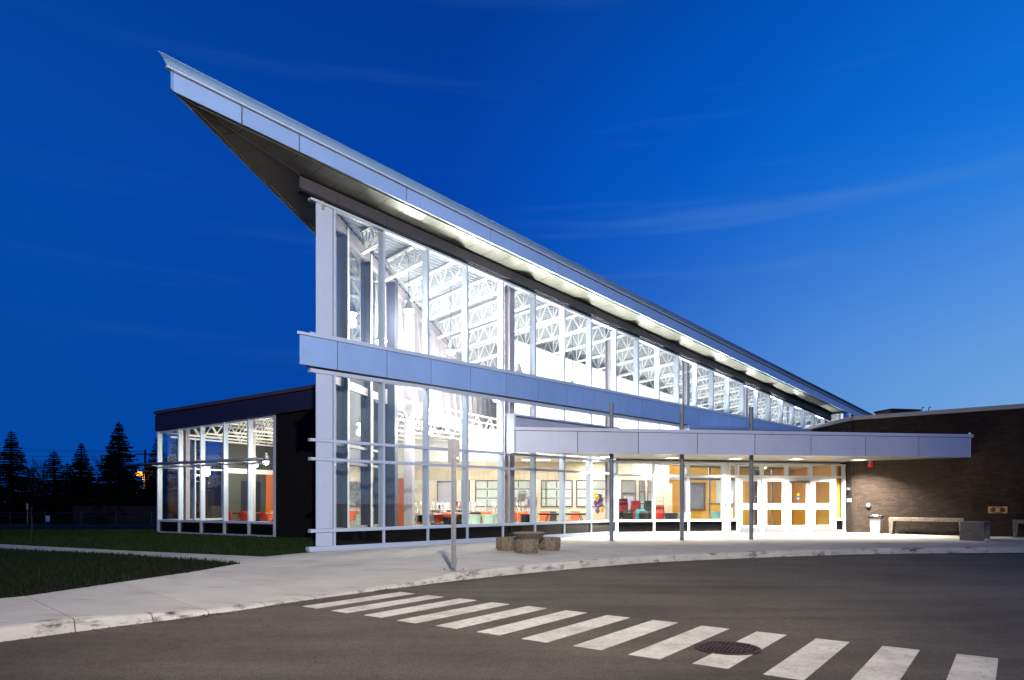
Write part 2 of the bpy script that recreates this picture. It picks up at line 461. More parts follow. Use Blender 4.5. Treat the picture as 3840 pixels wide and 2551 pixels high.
MT['aggregate'] = pebble_mat('aggregate', (0.10, 0.07, 0.045), (0.26, 0.20, 0.14), (0.42, 0.36, 0.28), 75)
MT['aggregate_grey'] = pebble_mat('aggregate_grey', (0.07, 0.065, 0.06), (0.18, 0.17, 0.155), (0.34, 0.32, 0.29), 75)
MT['soil'] = mat('soil', (0.03, 0.022, 0.016), 0.95, 0, 0.3, 30, 0.8, 60)
MT['galv'] = mat('galv', (0.36, 0.38, 0.42), 0.42, 0.75, 0.18, 18, 0.05, 60)
MT['column_paint'] = mat('column_paint', (0.13, 0.15, 0.19), 0.5, 0.2, 0.22, 5, 0.08, 40)
MT['cast_iron'] = mat('cast_iron', (0.055, 0.035, 0.024), 0.65, 0.5, 0.35, 20, 0.4, 90)
MT['black'] = mat('black', (0.008, 0.008, 0.009), 0.7)
MT['gloss_black'] = mat('gloss_black', (0.012, 0.012, 0.014), 0.25)
MT['chrome'] = mat('chrome', (0.62, 0.63, 0.65), 0.25, 0.9, 0.06, 6)
MT['bark'] = mat('bark', (0.025, 0.018, 0.014), 0.95, 0, 0.3, 8, 0.6, 30)
MT['needles'] = mat('needles', (0.006, 0.011, 0.006), 0.9, 0, 0, 1, 0, 1, 0.1, island=0.5)
MT['twig'] = mat('twig', (0.030, 0.018, 0.018), 0.95, 0, 0.2, 6)
MT['timber'] = mat('timber', (0.022, 0.017, 0.014), 0.9, 0, 0.3, 6, 0.3, 30, island=0.3)
MT['litter'] = mat('litter', (0.05, 0.03, 0.018), 0.95, 0, 0, 1, 0, 1, 0.1, island=0.6)
MT['brass'] = mat('brass', (0.42, 0.25, 0.09), 0.4, 0.7, 0.25, 12)
MT['red_plastic'] = mat('red_plastic', (0.45, 0.02, 0.015), 0.35)
MT['floor'] = mat('floor', (0.50, 0.48, 0.44), 0.35, 0, 0.06, 1)
MT['ceiling'] = mat('ceiling', (0.74, 0.72, 0.70), 0.8, 0, 0.03, 2)
MT['wood_trim'] = mat('wood_trim', (0.12, 0.085, 0.065), 0.5, 0, 0.1, 4)
MT['white_paper'] = mat('white_paper', (0.75, 0.75, 0.73), 0.7)
MT['lamp_on'] = emit_mat('lamp_on', (1.0, 0.96, 0.88), 22)
MT['troffer_on'] = emit_mat('troffer_on', (1.0, 0.96, 0.88), 9)
MT['canopy_on'] = emit_mat('canopy_on', (1.0, 0.95, 0.86), 12)
MT['sodium_on'] = emit_mat('sodium_on', (1.0, 0.27, 0.02), 6)
PL = {}
for nm, c in dict(orange=(0.78, 0.13, 0.03), red=(0.42, 0.03, 0.02), teal=(0.03, 0.28, 0.32), black=(0.018, 0.018, 0.02),
                  grey=(0.42, 0.42, 0.42), lavender=(0.33, 0.35, 0.48), green=(0.02, 0.05, 0.055), mint=(0.55, 0.72, 0.58),
                  purple=(0.16, 0.07, 0.28), yellow=(0.75, 0.48, 0.05), blue=(0.03, 0.13, 0.36), aqua=(0.25, 0.55, 0.60),
                  cream=(0.7, 0.68, 0.6), olive=(0.20, 0.19, 0.02), skin=(0.5, 0.33, 0.24)).items():
    PL[nm] = mat(nm + '_plastic', c, 0.38, 0, 0.05, 4)

# ------------------------------------------------------------------ plan of the place (metres; camera at the origin, looking along +y)
BAY = 1.46
D2 = Vector((0.7020, 0.7122)); N2 = Vector((0.7122, -0.7020))      # along the hall's glass front / out of it
P0 = Vector((-4.386, 16.83))
def FP(s, o, z=0.0):
    p = P0 + D2 * s + N2 * o
    return Vector((p.x, p.y, z))
CORN = FP(-0.5, 0)
E2 = Vector((math.sin(R(11)), math.cos(R(11)))); M2 = Vector((-math.cos(R(11)), math.sin(R(11))))
def EP(t, q, z=0.0):                                                # along the hall's end wall / out of it
    p = Vector((CORN.x, CORN.y)) + E2 * t + M2 * q
    return Vector((p.x, p.y, z))
def ZB(s, o):                                                       # underside of the sloping roof
    return 9.15 - 0.0746 * (s + 4.15) + 0.056 * (o - 1.0)
def ZG(s): return ZB(s, 0) - 0.34
W0 = Vector((-13.66, 26.4)); WD = Vector((0.863, -0.505)); WN = Vector((-0.505, -0.863))
def WP(r, q, z=0.0):                                                # low wing front
    p = W0 + WD * r + WN * q
    return Vector((p.x, p.y, z))
F = FP(8 * BAY, 0); G = Vector((13.28, 27.2, 0)); BC = Vector((13.40, 26.75, 0))
FD = (Vector((G.x, G.y)) - Vector((F.x, F.y))); FLEN = FD.length; FD.normalize(); FN = Vector((FD.y, -FD.x))
def GP(r, q, z=0.0):                                                # entrance front
    p = Vector((F.x, F.y)) + FD * r + FN * q
    return Vector((p.x, p.y, z))
BD = Vector((0.765, -0.645)).normalized(); BN = Vector((BD.y, -BD.x))
def BP(r, q, z=0.0):                                                # brick wall
    p = Vector((BC.x, BC.y)) + BD * r + BN * q
    return Vector((p.x, p.y, z))
def frame_box(mb, fn, a0, a1, b0, b1, z0, z1, z0b=None, z1b=None):
    z0b = z0 if z0b is None else z0b; z1b = z1 if z1b is None else z1b
    return mb.hexa([fn(a0, b0, z0), fn(a1, b0, z0b), fn(a1, b1, z0b), fn(a0, b1, z0),
                    fn(a0, b0, z1), fn(a1, b0, z1b), fn(a1, b1, z1b), fn(a0, b1, z1)])

# ------------------------------------------------------------------ ground, road, lawns, sidewalk
g = MB(); g.add([(-700, -300, -1.0), (700, -300, -1.0), (700, 900, -1.0), (-700, 900, -1.0)], [(0, 1, 2, 3)])
structure('ground', g, MT['dry_ground'])

KM = [((-12, -2.8), (-13.8, -1.4)), ((-8.6, 1.75), (-10.3, 3.1)), ((-6.2, 4.95), (-7.9, 6.3)), ((-4.55, 7.1), (-6.2, 8.7)),
      ((-3.64, 8.17), (-5.85, 10.2)), ((-2.75, 9.5), (-5.46, 11.82)), ((-1.69, 10.83), (-5.29, 13.33)), ((-.95, 11.7), (-5.41, 14.98)),
      ((.146, 12.8), (-4.95, 15.95)), ((1.4, 13.9), FP(1.6, .04)), ((2.8, 15.0), FP(4.6, .04)), ((4.3, 15.8), FP(8.0, .04)),
      ((5.9, 16.5), F), ((7.4, 17.05), GP(2.5, .02)), ((8.87, 17.55), GP(5.0, .02)), ((11, 17.9), GP(7.6, .02)), ((13.6, 18.15), BC),
      ((16, 18.35), BP(3.4, .02)), ((19, 18.55), BP(7, .02)), ((23, 18.7), BP(10.6, .02))]
K = [Vector((a[0], a[1])) for a, b in KM]; Mm = [Vector((b[0], b[1])) for a, b in KM]
def cat(P, i, t):
    p0, p1, p2, p3 = P[max(i - 1, 0)], P[i], P[i + 1], P[min(i + 2, len(P) - 1)]
    return 0.5 * ((2 * p1) + (p2 - p0) * t + (2 * p0 - 5 * p1 + 4 * p2 - p3) * t * t + (3 * p1 - p0 - 3 * p2 + p3) * t ** 3)
RAMP = {3: -0.02, 4: -0.10, 5: -0.125, 6: -0.10, 7: -0.02}
def kz(i, t):
    a, b = RAMP.get(i, 0.0), RAMP.get(i + 1, 0.0)
    return a + (b - a) * t
curve = []
for i in range(len(K) - 1):
    for j in range(6): curve.append((cat(K, i, j / 6), kz(i, j / 6)))
curve.append((K[-1], 0.0))

ROADZ = -0.15
rd = MB()
rd.sheet([(p.x, p.y) for p, z in curve] + [(60, 19), (140, 19), (140, -90), (-90, -90), (-60, -50), (-22, -16)], ROADZ)
road = structure('road', rd, MT['asphalt'])

side = MB()
side.sheet([(p.x, p.y) for p, z in curve] + [(p.x, p.y) for p in Mm[::-1]], [-0.17] * (len(curve) + len(Mm)))
walk = structure('sidewalk', side, MT['dark_joint'])
def inset(poly, g):
    c = sum((Vector(p) for p in poly), Vector((0, 0))) / len(poly)
    out = []
    n = len(poly)
    for i in range(n):
        p, a, b = Vector(poly[i]), Vector(poly[i - 1]), Vector(poly[(i + 1) % n])
        d1 = (p - a).normalized(); d2 = (b - p).normalized()
        n1 = Vector((-d1.y, d1.x)); n2 = Vector((-d2.y, d2.x))
        if (c - p).dot(n1) < 0: n1 = -n1
        if (c - p).dot(n2) < 0: n2 = -n2
        q = (n1 + n2)
        q = q.normalized() if q.length > 1e-4 else n1
        out.append(p + q * g / max(0.4, q.dot(n1)))
    return out
KW = 0.16
for i in range(len(K) - 1):
    sub = [(cat(K, i, t), kz(i, t)) for t in (0, .25, .5, .75, 1)]
    inner = []
    for k, (p, z) in enumerate(sub):
        mI = Mm[i].lerp(Mm[i + 1], k / 4)
        inner.append((p + (mI - p).normalized() * KW, mI, z))
    na = 1 if i < 8 else 3
    for a in range(na):
        f0, f1 = a / na, (a + 1) / na
        lo = [(p.lerp(m, f0), z * (1 - f0)) for p, m, z in inner]
        hi = [(p.lerp(m, f1), z * (1 - f1)) for p, m, z in inner]
        poly = [p for p, z in lo] + [p for p, z in hi[::-1]]
        zs = [z for p, z in lo] + [z for p, z in hi[::-1]]
        poly = inset(poly, 0.004)
        MB().prism(poly, [z - 0.14 for z in zs], zs).build('slab', MT['concrete'], walk)
    # kerb stones in short lengths with a rolled front edge
    for h in (0, 2):
        kb = MB(); prof_n = 6
        seg = sub[h:h + 3]
        rows = []
        for p, z in seg:
            k_ = [q for q in inner if q[2] == z][0]
            mI = (inner[sub.index((p, z))][0] - p).normalized()
            hgt = z - ROADZ
            rows.append([(p + mI * KW * 0.99, z), (p + mI * 0.07, z + 0.002), (p + mI * 0.025, z - 0.012), (p, z - 0.045 if hgt > .06 else z - .01),
                         (p - mI * 0.03, ROADZ + 0.004), (p - mI * 0.03, ROADZ - 0.05), (p + mI * KW * 0.99, ROADZ - 0.05)])
        d0 = (rows[1][0][0] - rows[0][0][0]).normalized() * 0.006; d1 = (rows[-1][0][0] - rows[-2][0][0]).normalized() * 0.006
        rows[0] = [(p + d0, z) for p, z in rows[0]]; rows[-1] = [(p - d1, z) for p, z in rows[-1]]
        m_ = len(rows[0])
        for r_ in rows:
            for p, z in r_: kb.v.append((p.x, p.y, z))
        for r_ in range(len(rows) - 1):
            for q in range(m_):
                q2 = (q + 1) % m_
                kb.f.append((r_ * m_ + q, r_ * m_ + q2, (r_ + 1) * m_ + q2, (r_ + 1) * m_ + q))
        kb.f.append(tuple(range(m_))); kb.f.append(tuple(range((len(rows) - 1) * m_, len(rows) * m_))[::-1])
        kb.build('kerb_stone', MT['kerb'], walk)

# side path across the lawn
lowp = [(-5.29, 13.33), (-8.84, 15.47), (-12.9, 17.2), (-22, 21.1), (-34, 26.2)]
upp = [(-5.41, 14.98), (-9.2, 16.7), (-14.6, 19.46), (-23.5, 23.2), (-36, 28.6)]
pb = MB().sheet(lowp + upp[::-1], -0.05)
path = structure('path', pb, MT['dark_joint'])
lp = [Vector(p) for p in lowp]; up_ = [Vector(p) for p in upp]
for i in range(4):
    nn = 3
    for k in range(nn):
        a, b = k / nn, (k + 1) / nn
        poly = [lp[i].lerp(lp[i + 1], a), lp[i].lerp(lp[i + 1], b), up_[i].lerp(up_[i + 1], b), up_[i].lerp(up_[i + 1], a)]
        MB().prism(inset(poly, 0.006), -0.14, -0.004).build('slab', MT['concrete'], path)

near_lawn = [(-13.8, -1.4), (-10.3, 3.1), (-7.9, 6.3), (-6.2, 8.7), (-5.85, 10.2), (-5.46, 11.82), (-5.29, 13.33)] + lowp[1:] + [(-60, 20), (-60, -30)]
back_lawn = [(-4.95, 15.95), (CORN.x, CORN.y), (-3.6, 21.0), (-4.0, 30), (-75, 30), (-75, 26), (-36, 28.6)] + upp[::-1][1:]
structure('lawn', MB().sheet(near_lawn, 0.0), MT['lawn'])
bl = MB().sheet(back_lawn, 0.0)
bl.add([(-75, 30, 0), (-4, 30, 0), (-10, 58, -.85), (-110, 58, -.85)], [(0, 1, 2, 3)])
structure('lawn', bl, MT['lawn'])
verge = MB().add([(-110, 50, -.62), (-10, 50, -.62), (-10, 70, -.9), (-130, 70, -.9)], [(0, 1, 2, 3)])
structure('verge', verge, MT['dry_ground'])

def in_poly(px, py, poly):
    ins = np.zeros(len(px), bool); n = len(poly)
    for i in range(n):
        x1, y1 = poly[i][0], poly[i][1]; x2, y2 = poly[(i + 1) % n][0], poly[(i + 1) % n][1]
        c = ((y1 > py) != (y2 > py)) & (px < (x2 - x1) * (py - y1) / (y2 - y1 + 1e-12) + x1)
        ins ^= c
    return ins
def grass(poly, x0, x1, y0, y1, n, h0, h1, label, seed, mname='blade'):
    g_ = np.random.default_rng(seed)
    px, py = g_.uniform(x0, x1, n), g_.uniform(y0, y1, n)
    k = in_poly(px, py, poly)
    px, py = px[k] + g_.normal(0, .035, k.sum()), py[k] + g_.normal(0, .035, k.sum()); n = len(px)
    a = g_.uniform(0, 6.283, n); w = g_.uniform(.004, .009, n) * (1 + np.abs(py - 8) * .05); h = g_.uniform(h0, h1, n); lx, ly = g_.normal(0, .02, n), g_.normal(0, .02, n)
    v = np.empty((n, 3, 3))
    v[:, 0] = np.stack([px - np.cos(a) * w, py - np.sin(a) * w, np.zeros(n)], 1)
    v[:, 1] = np.stack([px + np.cos(a) * w, py + np.sin(a) * w, np.zeros(n)], 1)
    v[:, 2] = np.stack([px + lx, py + ly, h], 1)
    me = bpy.data.meshes.new('grass')
    me.vertices.add(n * 3); me.vertices.foreach_set('co', v.ravel())
    me.loops.add(n * 3); me.loops.foreach_set('vertex_index', np.arange(n * 3, dtype=np.int32))
    me.polygons.add(n); me.polygons.foreach_set('loop_start', np.arange(0, n * 3, 3, dtype=np.int32))
    me.update(); me.validate()
    me.materials.append(MT[mname])
    tag(put('grass', me), label, 'grass', kind='stuff')
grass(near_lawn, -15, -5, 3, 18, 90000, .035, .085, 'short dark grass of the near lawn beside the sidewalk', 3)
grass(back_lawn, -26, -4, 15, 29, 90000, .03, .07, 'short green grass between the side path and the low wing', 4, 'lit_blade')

# road paint, worn
SA = Vector((0.595, 0.803)); SB = Vector((0.803, -0.595))
for i in range(13):
    c0 = Vector((-2.70, 8.81)) + SB * (0.582 * i)
    j = rnd.uniform(-.02, .02)
    poly = [c0 + SA * j, c0 + SB * .30 + SA * j, c0 + SB * .30 + SA * (1.74 + j), c0 + SA * (1.74 + j)]
    MB().prism(poly, ROADZ - .002, ROADZ + .004).build('crosswalk_stripe', MT['road_paint'], road)

# dry leaves and grit blown against the kerb
lit = MB()
for k in range(700):
    i = rnd.uniform(8, 55); p, z = curve[int(i)]; q, _ = curve[int(i) + 1]
    p = p.lerp(q, i - int(i)); dd = (q - curve[int(i)][0]).normalized(); nn = Vector((dd.y, -dd.x))
    p = p + nn * (0.05 + abs(rnd.gauss(0, .07)))
    s_ = rnd.uniform(.006, .018)
    a = rnd.uniform(0, 6.28)
    z0 = ROADZ + .004
    lit.add([(p.x, p.y, z0), (p.x + math.cos(a) * s_, p.y + math.sin(a) * s_, z0 + rnd.uniform(0, .01)), (p.x + math.cos(a + 1.8) * s_, p.y + math.sin(a + 1.8) * s_, z0 + rnd.uniform(.002, .014))], [(0, 1, 2)])
for k in range(260):
    cx, cy = rnd.choice([(-3.62, 8.12), (-1.95, 10.4)])
    p = Vector((cx + rnd.gauss(0, .10), cy + rnd.gauss(0, .10))); s_ = rnd.uniform(.01, .03); a = rnd.uniform(0, 6.28); z0 = ROADZ + .004
    lit.add([(p.x, p.y, z0 + rnd.uniform(0, .012)), (p.x + math.cos(a) * s_, p.y + math.sin(a) * s_, z0 + rnd.uniform(0, .012)), (p.x + math.cos(a + 1.8) * s_, p.y + math.sin(a + 1.8) * s_, z0 + rnd.uniform(.0, .016))], [(0, 1, 2)])
tag(lit.build('leaf_litter', MT['litter']), 'brown leaf litter and grit lying along the kerb', 'leaf litter', kind='stuff')

# ------------------------------------------------------------------ the glass hall
hall = thing('glass_hall', 'tall glass hall with a pointed sloping roof and pale metal panels', 'building', CORN)

def win_pieces(parent, fn, a0, a1, o, z0, z1, m, name='pane', z1b=None, th=0.02):
    return frame_box(MB(), fn, a0, a1, o - th, o, z0, z1, None, z1b).build(name, m, parent)

# lower glazing
lw = MB()
SL = -0.66
for (z0, z1, o1) in ((0.0, 0.055, .12), (0.055, 0.12, .07), (.46, .54, .05), (2.20, 2.27, .045), (2.655, 2.725, .045), (4.31, 4.40, .045)):
    frame_box(lw, FP, SL if z0 > .1 else SL - .06, 8 * BAY - .01, -.08, o1, z0, z1)
for (z0, z1) in ((2.9, 3.0), (4.31, 4.40)):
    frame_box(lw, FP, 8 * BAY + .01, 16.9, -.08, .045, z0, z1)
lower = lw.build('lower_glazing', MT['frame'], hall)
for n in range(0, 12):
    s = n * BAY
    z0 = 0.12 if n <= 8 else 3.0
    for (a, b) in (((z0, .46), (.54, 2.20), (2.27, 2.655), (2.725, 4.31)) if n <= 8 else ((3.0, 4.31),)):
        frame_box(MB(), FP, s - .03, s + .03, -.20, .03, a, b).build('mullion', MT['frame'], lower)
for n in range(0, 8):
    a, b = n * BAY + .03, (n + 1) * BAY - .03
    win_pieces(lower, FP, a, b, -.02, .12, .46, MT['spandrel'], 'spandrel_panel')
    for (z0, z1) in ((.54, 2.20), (2.27, 2.655), (2.725, 4.31)):
        win_pieces(lower, FP, a, b, -.02, z0, z1, MT['glass'])
for n in range(8, 11):
    win_pieces(lower, FP, n * BAY + .03, (n + 1) * BAY - .03, -.02, 3.0, 4.31, MT['glass'])
win_pieces(lower, FP, 11 * BAY + .03, 16.9, -.02, 3.0, 4.31, MT['glass'])
# pale panels of the corner
cp = MB(); cp.prism([FP(-.5, 0).xy, FP(-.045, 0).xy, FP(-.045, -.05).xy, EP(.35, 0).xy], 0.0, 4.41)
cp.prism([FP(-.5, 0).xy, FP(-.045, 0).xy, FP(-.045, -.05).xy, EP(.35, 0).xy], 5.2, [ZG(-.5) - .02, ZG(-.05) - .02, ZG(-.05) - .02, ZG(-.3) - .02])
corner = cp.build('corner_post', MT['dark_joint'], hall)
for (z0, z1) in ((.125, .455), (.545, 2.195), (2.275, 2.65), (2.73, 4.305)):
    frame_box(MB(), FP, -.50, -.055, .0, .018, z0, z1).build('corner_panel', MT['frame'], corner)
frame_box(MB(), FP, -.50, -.055, .0, .018, 5.25, ZG(-.5) - .05, 5.25, ZG(-.055) - .05).build('corner_panel', MT['frame'], corner)

# projecting metal band between the storeys
NB = 24
bm_ = MB()
TIP = -0.5 - 0.15 / math.tan(R(16.8)) 
bm_.prism([FP(TIP + .08, .13).xy, FP(NB * BAY, .13).xy, FP(NB * BAY, -.1).xy, FP(-.3, -.1).xy, EP(5, -.05).xy, EP(5, .13).xy], 4.43, 5.16)
band = bm_.build('metal_band', MT['dark_joint'], hall)
edges = [TIP] + [n * BAY for n in range(0, NB + 1)]
for a, b in zip(edges[:-1], edges[1:]):
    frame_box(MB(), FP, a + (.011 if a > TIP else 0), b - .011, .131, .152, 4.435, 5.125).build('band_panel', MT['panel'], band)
frame_box(MB(), EP, -0.47, 5, .131, .152, 4.435, 5.125).build('band_panel', MT['panel'], band)
MB().prism([FP(TIP - .08, .175).xy, FP(NB * BAY, .175).xy, FP(NB * BAY, -.1).xy, FP(-.3, -.1).xy, EP(5, -.05).xy, EP(5, .175).xy], 5.135, 5.20).build('band_coping', MT['frame'], band)

# upper glazing under the sloping roof
uw = MB()
frame_box(uw, FP, SL, 22.6 * BAY, -.08, .045, 5.20, 5.27)
frame_box(uw, FP, SL, 22.6 * BAY, -.08, .06, ZG(SL) - .06, ZG(SL), ZG(22.6 * BAY) - .06, ZG(22.6 * BAY))
upper = uw.build('upper_glazing', MT['frame'], hall)
for n in range(0, 23):
    s = n * BAY
    frame_box(MB(), FP, s - .03, s + .03, -.20, .03, 5.27, ZG(s) - .06).build('mullion', MT['frame'], upper)
    if n < 22:
        a, b = s + .03, s + BAY - .03
        win_pieces(upper, FP, a, b, -.02, 5.27, ZG(a) - .062, MT['glass'], z1b=ZG(b) - .062)
# dark recessed band over the glass
hb = MB()
frame_box(hb, FP, TIP + .05, NB * BAY, -.1, .12, ZG(TIP) + .02, ZB(TIP, .1), ZG(NB * BAY) + .02, ZB(NB * BAY, .1))
headb = hb.build('head_band', MT['dark_joint'], hall)
for a, b in zip(edges[:-1], edges[1:]):
    frame_box(MB(), FP, a + (.006 if a > TIP else 0), b - .006, .121, .15, ZG(a) + .055, ZB(a, .15) - .012, ZG(b) + .055, ZB(b, .15) - .012).build('head_panel', MT['head'], headb)
frame_box(MB(), EP, -.47, 4, .121, .15, 8.58, 8.80, 8.2, 8.42).build('head_panel', MT['head'], headb)

# the roof
QR = 1.186
def slope_z(p, dz):
    v = Vector((p.x, p.y)) - P0
    return ZB(v.dot(D2), v.dot(N2)) + dz
SR = 37.0
rp_ = [FP(-4.10, .97), FP(SR, .97), FP(SR, -14), EP(25, QR - .03)]
rm = MB(); rm.prism([p.xy for p in rp_], [slope_z(p, .05) for p in rp_], [slope_z(p, .37) for p in rp_])
roof = rm.build('roof', MT['dark_joint'], hall)
fe = [-4.15, -2.90, -1.42] + [-1.42 + 2.92 * k for k in range(1, 14)]
# visible fascia joints
fe = [-4.15, -2.75, -1.46]
while fe[-1] < SR: fe.append(fe[-1] + 2.92)
fe[-1] = SR
for a, b in zip(fe[:-1], fe[1:]):
    frame_box(MB(), FP, a + .015, b - .015, .97, 1.0, ZB(a, 1), ZB(a, 1) + .36, ZB(b, 1), ZB(b, 1) + .36).build('fascia_panel', MT['panel'], roof)
for k in range(9):
    a, b = -3.6 + k * 2.92, -3.6 + (k + 1) * 2.92
    def LZ(t): return slope_z(EP(t, QR), 0)
    frame_box(MB(), EP, a + .008, b - .008, QR - .03, QR, LZ(a), LZ(a) + .36, LZ(b), LZ(b) + .36).build('fascia_panel', MT['panel'], roof)
# rolled metal edge above the fascia, cut back along the prow
def tip_s(do): return -4.15 - do * 1.506
prof = [(.0, .416), (.075, .416), (.08, .43), (.092, .45), (.115, .472), (.15, .49), (.185, .50), (.195, .512), (.18, .522), (.0, .525)]
lipm = MB()
for sx in (0, 1):
    for do, dz in prof:
        s_ = tip_s(do) if sx == 0 else SR
        lipm.v.append(tuple(FP(s_, 1 + do, ZB(s_, 1) - .056 * 0 + dz)))
npf = len(prof)
for k in range(npf):
    k2 = (k + 1) % npf
    lipm.f.append((k, k2, npf + k2, npf + k))
lipm.f.append(tuple(range(npf))); lipm.f.append(tuple(range(npf, 2 * npf))[::-1])
lipm.build('rolled_edge', MT['lip'], roof)
cs = MB(); frame_box(cs, FP, tip_s(.06), SR, .97, 1.06, ZB(tip_s(.06), 1) + .372, ZB(tip_s(.06), 1) + .415, ZB(SR, 1) + .372, ZB(SR, 1) + .415)
cs.build('edge_trim', MT['frame'], roof)
# soffit: hip from the tip back to the corner of the head band, panels either side
tipP = FP(-4.15, 1.0); hipP = FP(TIP, .15)
PW = 0.62
s_ = -3.9
while s_ < SR - .1:
    b = min(s_ + PW, SR)
    def inner_o(s):
        if s < TIP: return 1.0 - (1.0 - .15) * (s + 4.15) / (TIP + 4.15) + .012
        return .15
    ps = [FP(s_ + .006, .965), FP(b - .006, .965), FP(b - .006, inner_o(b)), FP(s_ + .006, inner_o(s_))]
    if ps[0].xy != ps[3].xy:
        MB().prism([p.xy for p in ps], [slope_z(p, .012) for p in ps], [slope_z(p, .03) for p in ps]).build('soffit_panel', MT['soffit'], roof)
    s_ = b
t_ = -3.4
hip_t = (hipP.xy - CORN.xy).dot(E2); hip_q = .15
while t_ < 5.5:
    b = t_ + PW
    def inner_q(t):
        if t < hip_t: return QR - (QR - .15) * (t + 3.594) / (hip_t + 3.594) + .012
        return .15
    ps = [EP(t_ + .006, QR - .035), EP(b - .006, QR - .035), EP(b - .006, inner_q(b)), EP(t_ + .006, inner_q(t_))]
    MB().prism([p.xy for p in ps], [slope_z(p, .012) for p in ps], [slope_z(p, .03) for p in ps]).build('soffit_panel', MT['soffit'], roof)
    t_ = b
ht = MB(); a = tipP.copy(); b = hipP.copy()
ht.bar((a.x, a.y, slope_z(a, .012)), (b.x, b.y, slope_z(b, .012)), .03, .03); ht.build('hip_trim', MT['head'], roof)
for off in (.10,):
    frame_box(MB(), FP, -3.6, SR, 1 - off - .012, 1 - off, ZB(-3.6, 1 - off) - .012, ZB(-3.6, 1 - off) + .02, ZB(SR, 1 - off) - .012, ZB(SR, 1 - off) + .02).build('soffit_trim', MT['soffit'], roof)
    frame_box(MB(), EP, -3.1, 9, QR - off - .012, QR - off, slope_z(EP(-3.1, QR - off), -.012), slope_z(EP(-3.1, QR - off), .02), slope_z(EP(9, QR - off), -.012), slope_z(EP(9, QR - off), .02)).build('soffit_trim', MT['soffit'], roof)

# corrugated roof deck seen from below
dk = MB(); pitch = .16; o = -.10; k = 0
prev = None
while o > -9.5:
    zoff = (.055 if (k % 4) in (0, 1) else .015)
    s0 = max(-.5 - 1.506 * o - .12, .1)
    a = FP(s0, o, ZB(s0, o) + zoff - .02); b = FP(34, o, ZB(34, o) + zoff - .02)
    i0 = len(dk.v); dk.v += [tuple(a), tuple(b)]
    if prev is not None: dk.f.append((prev, prev + 1, i0 + 1, i0))
    prev = i0; o -= (pitch * .32, pitch * .18, pitch * .32, pitch * .18)[k % 4]; k += 1
dk.build('roof_deck', MT['deck'], hall)
# open web joists across the hall
for n in range(1, 23):
    s = n * BAY + .05
    oe = -min((s + .5) / 1.506 - .25, 8.5)
    if oe > -.8: continue
    j = MB(); z1 = lambda o_: ZB(s, o_) - .05; z0 = lambda o_: ZB(s, o_) - .62
    for dz in (0, -.57):
        for ds in (-.04, .04):
            j.bar(FP(s + ds, -.2, z1(-.2) + dz), FP(s + ds, oe, z1(oe) + dz), .05, .05)
    np_ = max(2, int(abs(oe + .2) / .62)); st = (oe + .2) / np_
    for q in range(np_):
        oa, ob = -.2 + q * st, -.2 + (q + 1) * st; om = (oa + ob) / 2
        j.bar(FP(s, oa, z1(oa)), FP(s, om, z0(om)), .032, .032); j.bar(FP(s, om, z0(om)), FP(s, ob, z1(ob)), .032, .032)
        j.bar(FP(s, om, z1(om)), FP(s, om, z0(om)), .026, .026)
    j.build('joist', MT['steel_white'], hall)
for k, (n, e_) in enumerate(((4.55, -.5), (8.2, -.5), (12.0, -.5), (15.8, -.5), (19.5, -.5))):
    s = n * BAY
    c = MB()
    for oo in (-.11, .11): frame_box(c, FP, s - .11, s + .11, e_ + oo - .01, e_ + oo + .01, 0.03, ZB(s, e_) - .05)
    frame_box(c, FP, s - .01, s + .01, e_ - .10, e_ + .10, .03, ZB(s, e_) - .05)
    c.build('column', MT['mauve_steel'], hall)
eb = MB(); frame_box(eb, FP, .4, 34, -.16, -.04, ZG(.4) - .02, ZB(.4, 0) - .03, ZG(34) - .02, ZB(34, 0) - .03); eb.build('edge_beam', MT['mauve_steel'], hall)

# glazed end wall of the prow and the line of leaning struts behind it
ew = MB()
TE = 4.0
for z0, z1 in ((.05, .12), (.46, .54), (2.20, 2.27), (2.655, 2.725), (4.2, 4.42), (5.2, 5.3)):
    frame_box(ew, EP, .35, TE, -.06, .06, z0, z1)
def EZ(t): return slope_z(EP(t, 0), 0)
frame_box(ew, EP, .1, 24, -.14, .06, EZ(.1) - .52, EZ(.1) - .25, EZ(24) - .52, EZ(24) - .25)
endw = ew.build('end_wall', MT['mauve_steel'], hall)
for k, t in enumerate((1.5, 3.05)):
    frame_box(MB(), EP, t - .04, t + .04, -.15, .05, .05, EZ(t) - .3).build('mullion', MT['navy_steel'], endw)
    frame_box(MB(), EP, t - .045, t + .045, -.17, -.15, .05, EZ(t) - .3).build('mullion', MT['white_frame'], endw)
for a, b in ((.3, 1.44), (1.56, 2.99), (3.11, TE)):
    for z0, z1 in ((.54, 2.20), (2.27, 2.655), (2.725, 4.2)):
        win_pieces(endw, EP, a, b, .02, z0, z1, MT['inner_glass'])
    win_pieces(endw, EP, a, b, .02, 5.3, EZ(a) - .52, MT['inner_glass'], z1b=EZ(b) - .52)
    win_pieces(endw, EP, a, b, .02, .12, .46, MT['spandrel'], 'spandrel_panel')
for t in (4.55, 6.1):
    c = MB(); frame_box(c, EP, t - .13, t + .13, -.34, -.06, .03, EZ(t) - .5); c.build('column', MT['mauve_steel'] if t > 5 else MT['navy_steel'], endw)
frame_box(MB(), EP, 5.92, 6.28, -.38, -.02, 4.05, 4.22).build('column_cap', MT['mauve_steel'], endw)
frame_box(MB(), EP, TE, 26, -.10, .14, 4.18, 4.62).build('ring_beam', MT['steel_white'], endw)
for k in range(15):
    t = 6.9 + k * 1.02
    b_ = MB(); b_.bar(EP(t, -.02, 4.6), EP(t - .75, -.02, EZ(t - .75) - .4), .20, .14, up=(E2.x, E2.y, 0)); b_.build('strut', MT['mauve_steel'], endw)
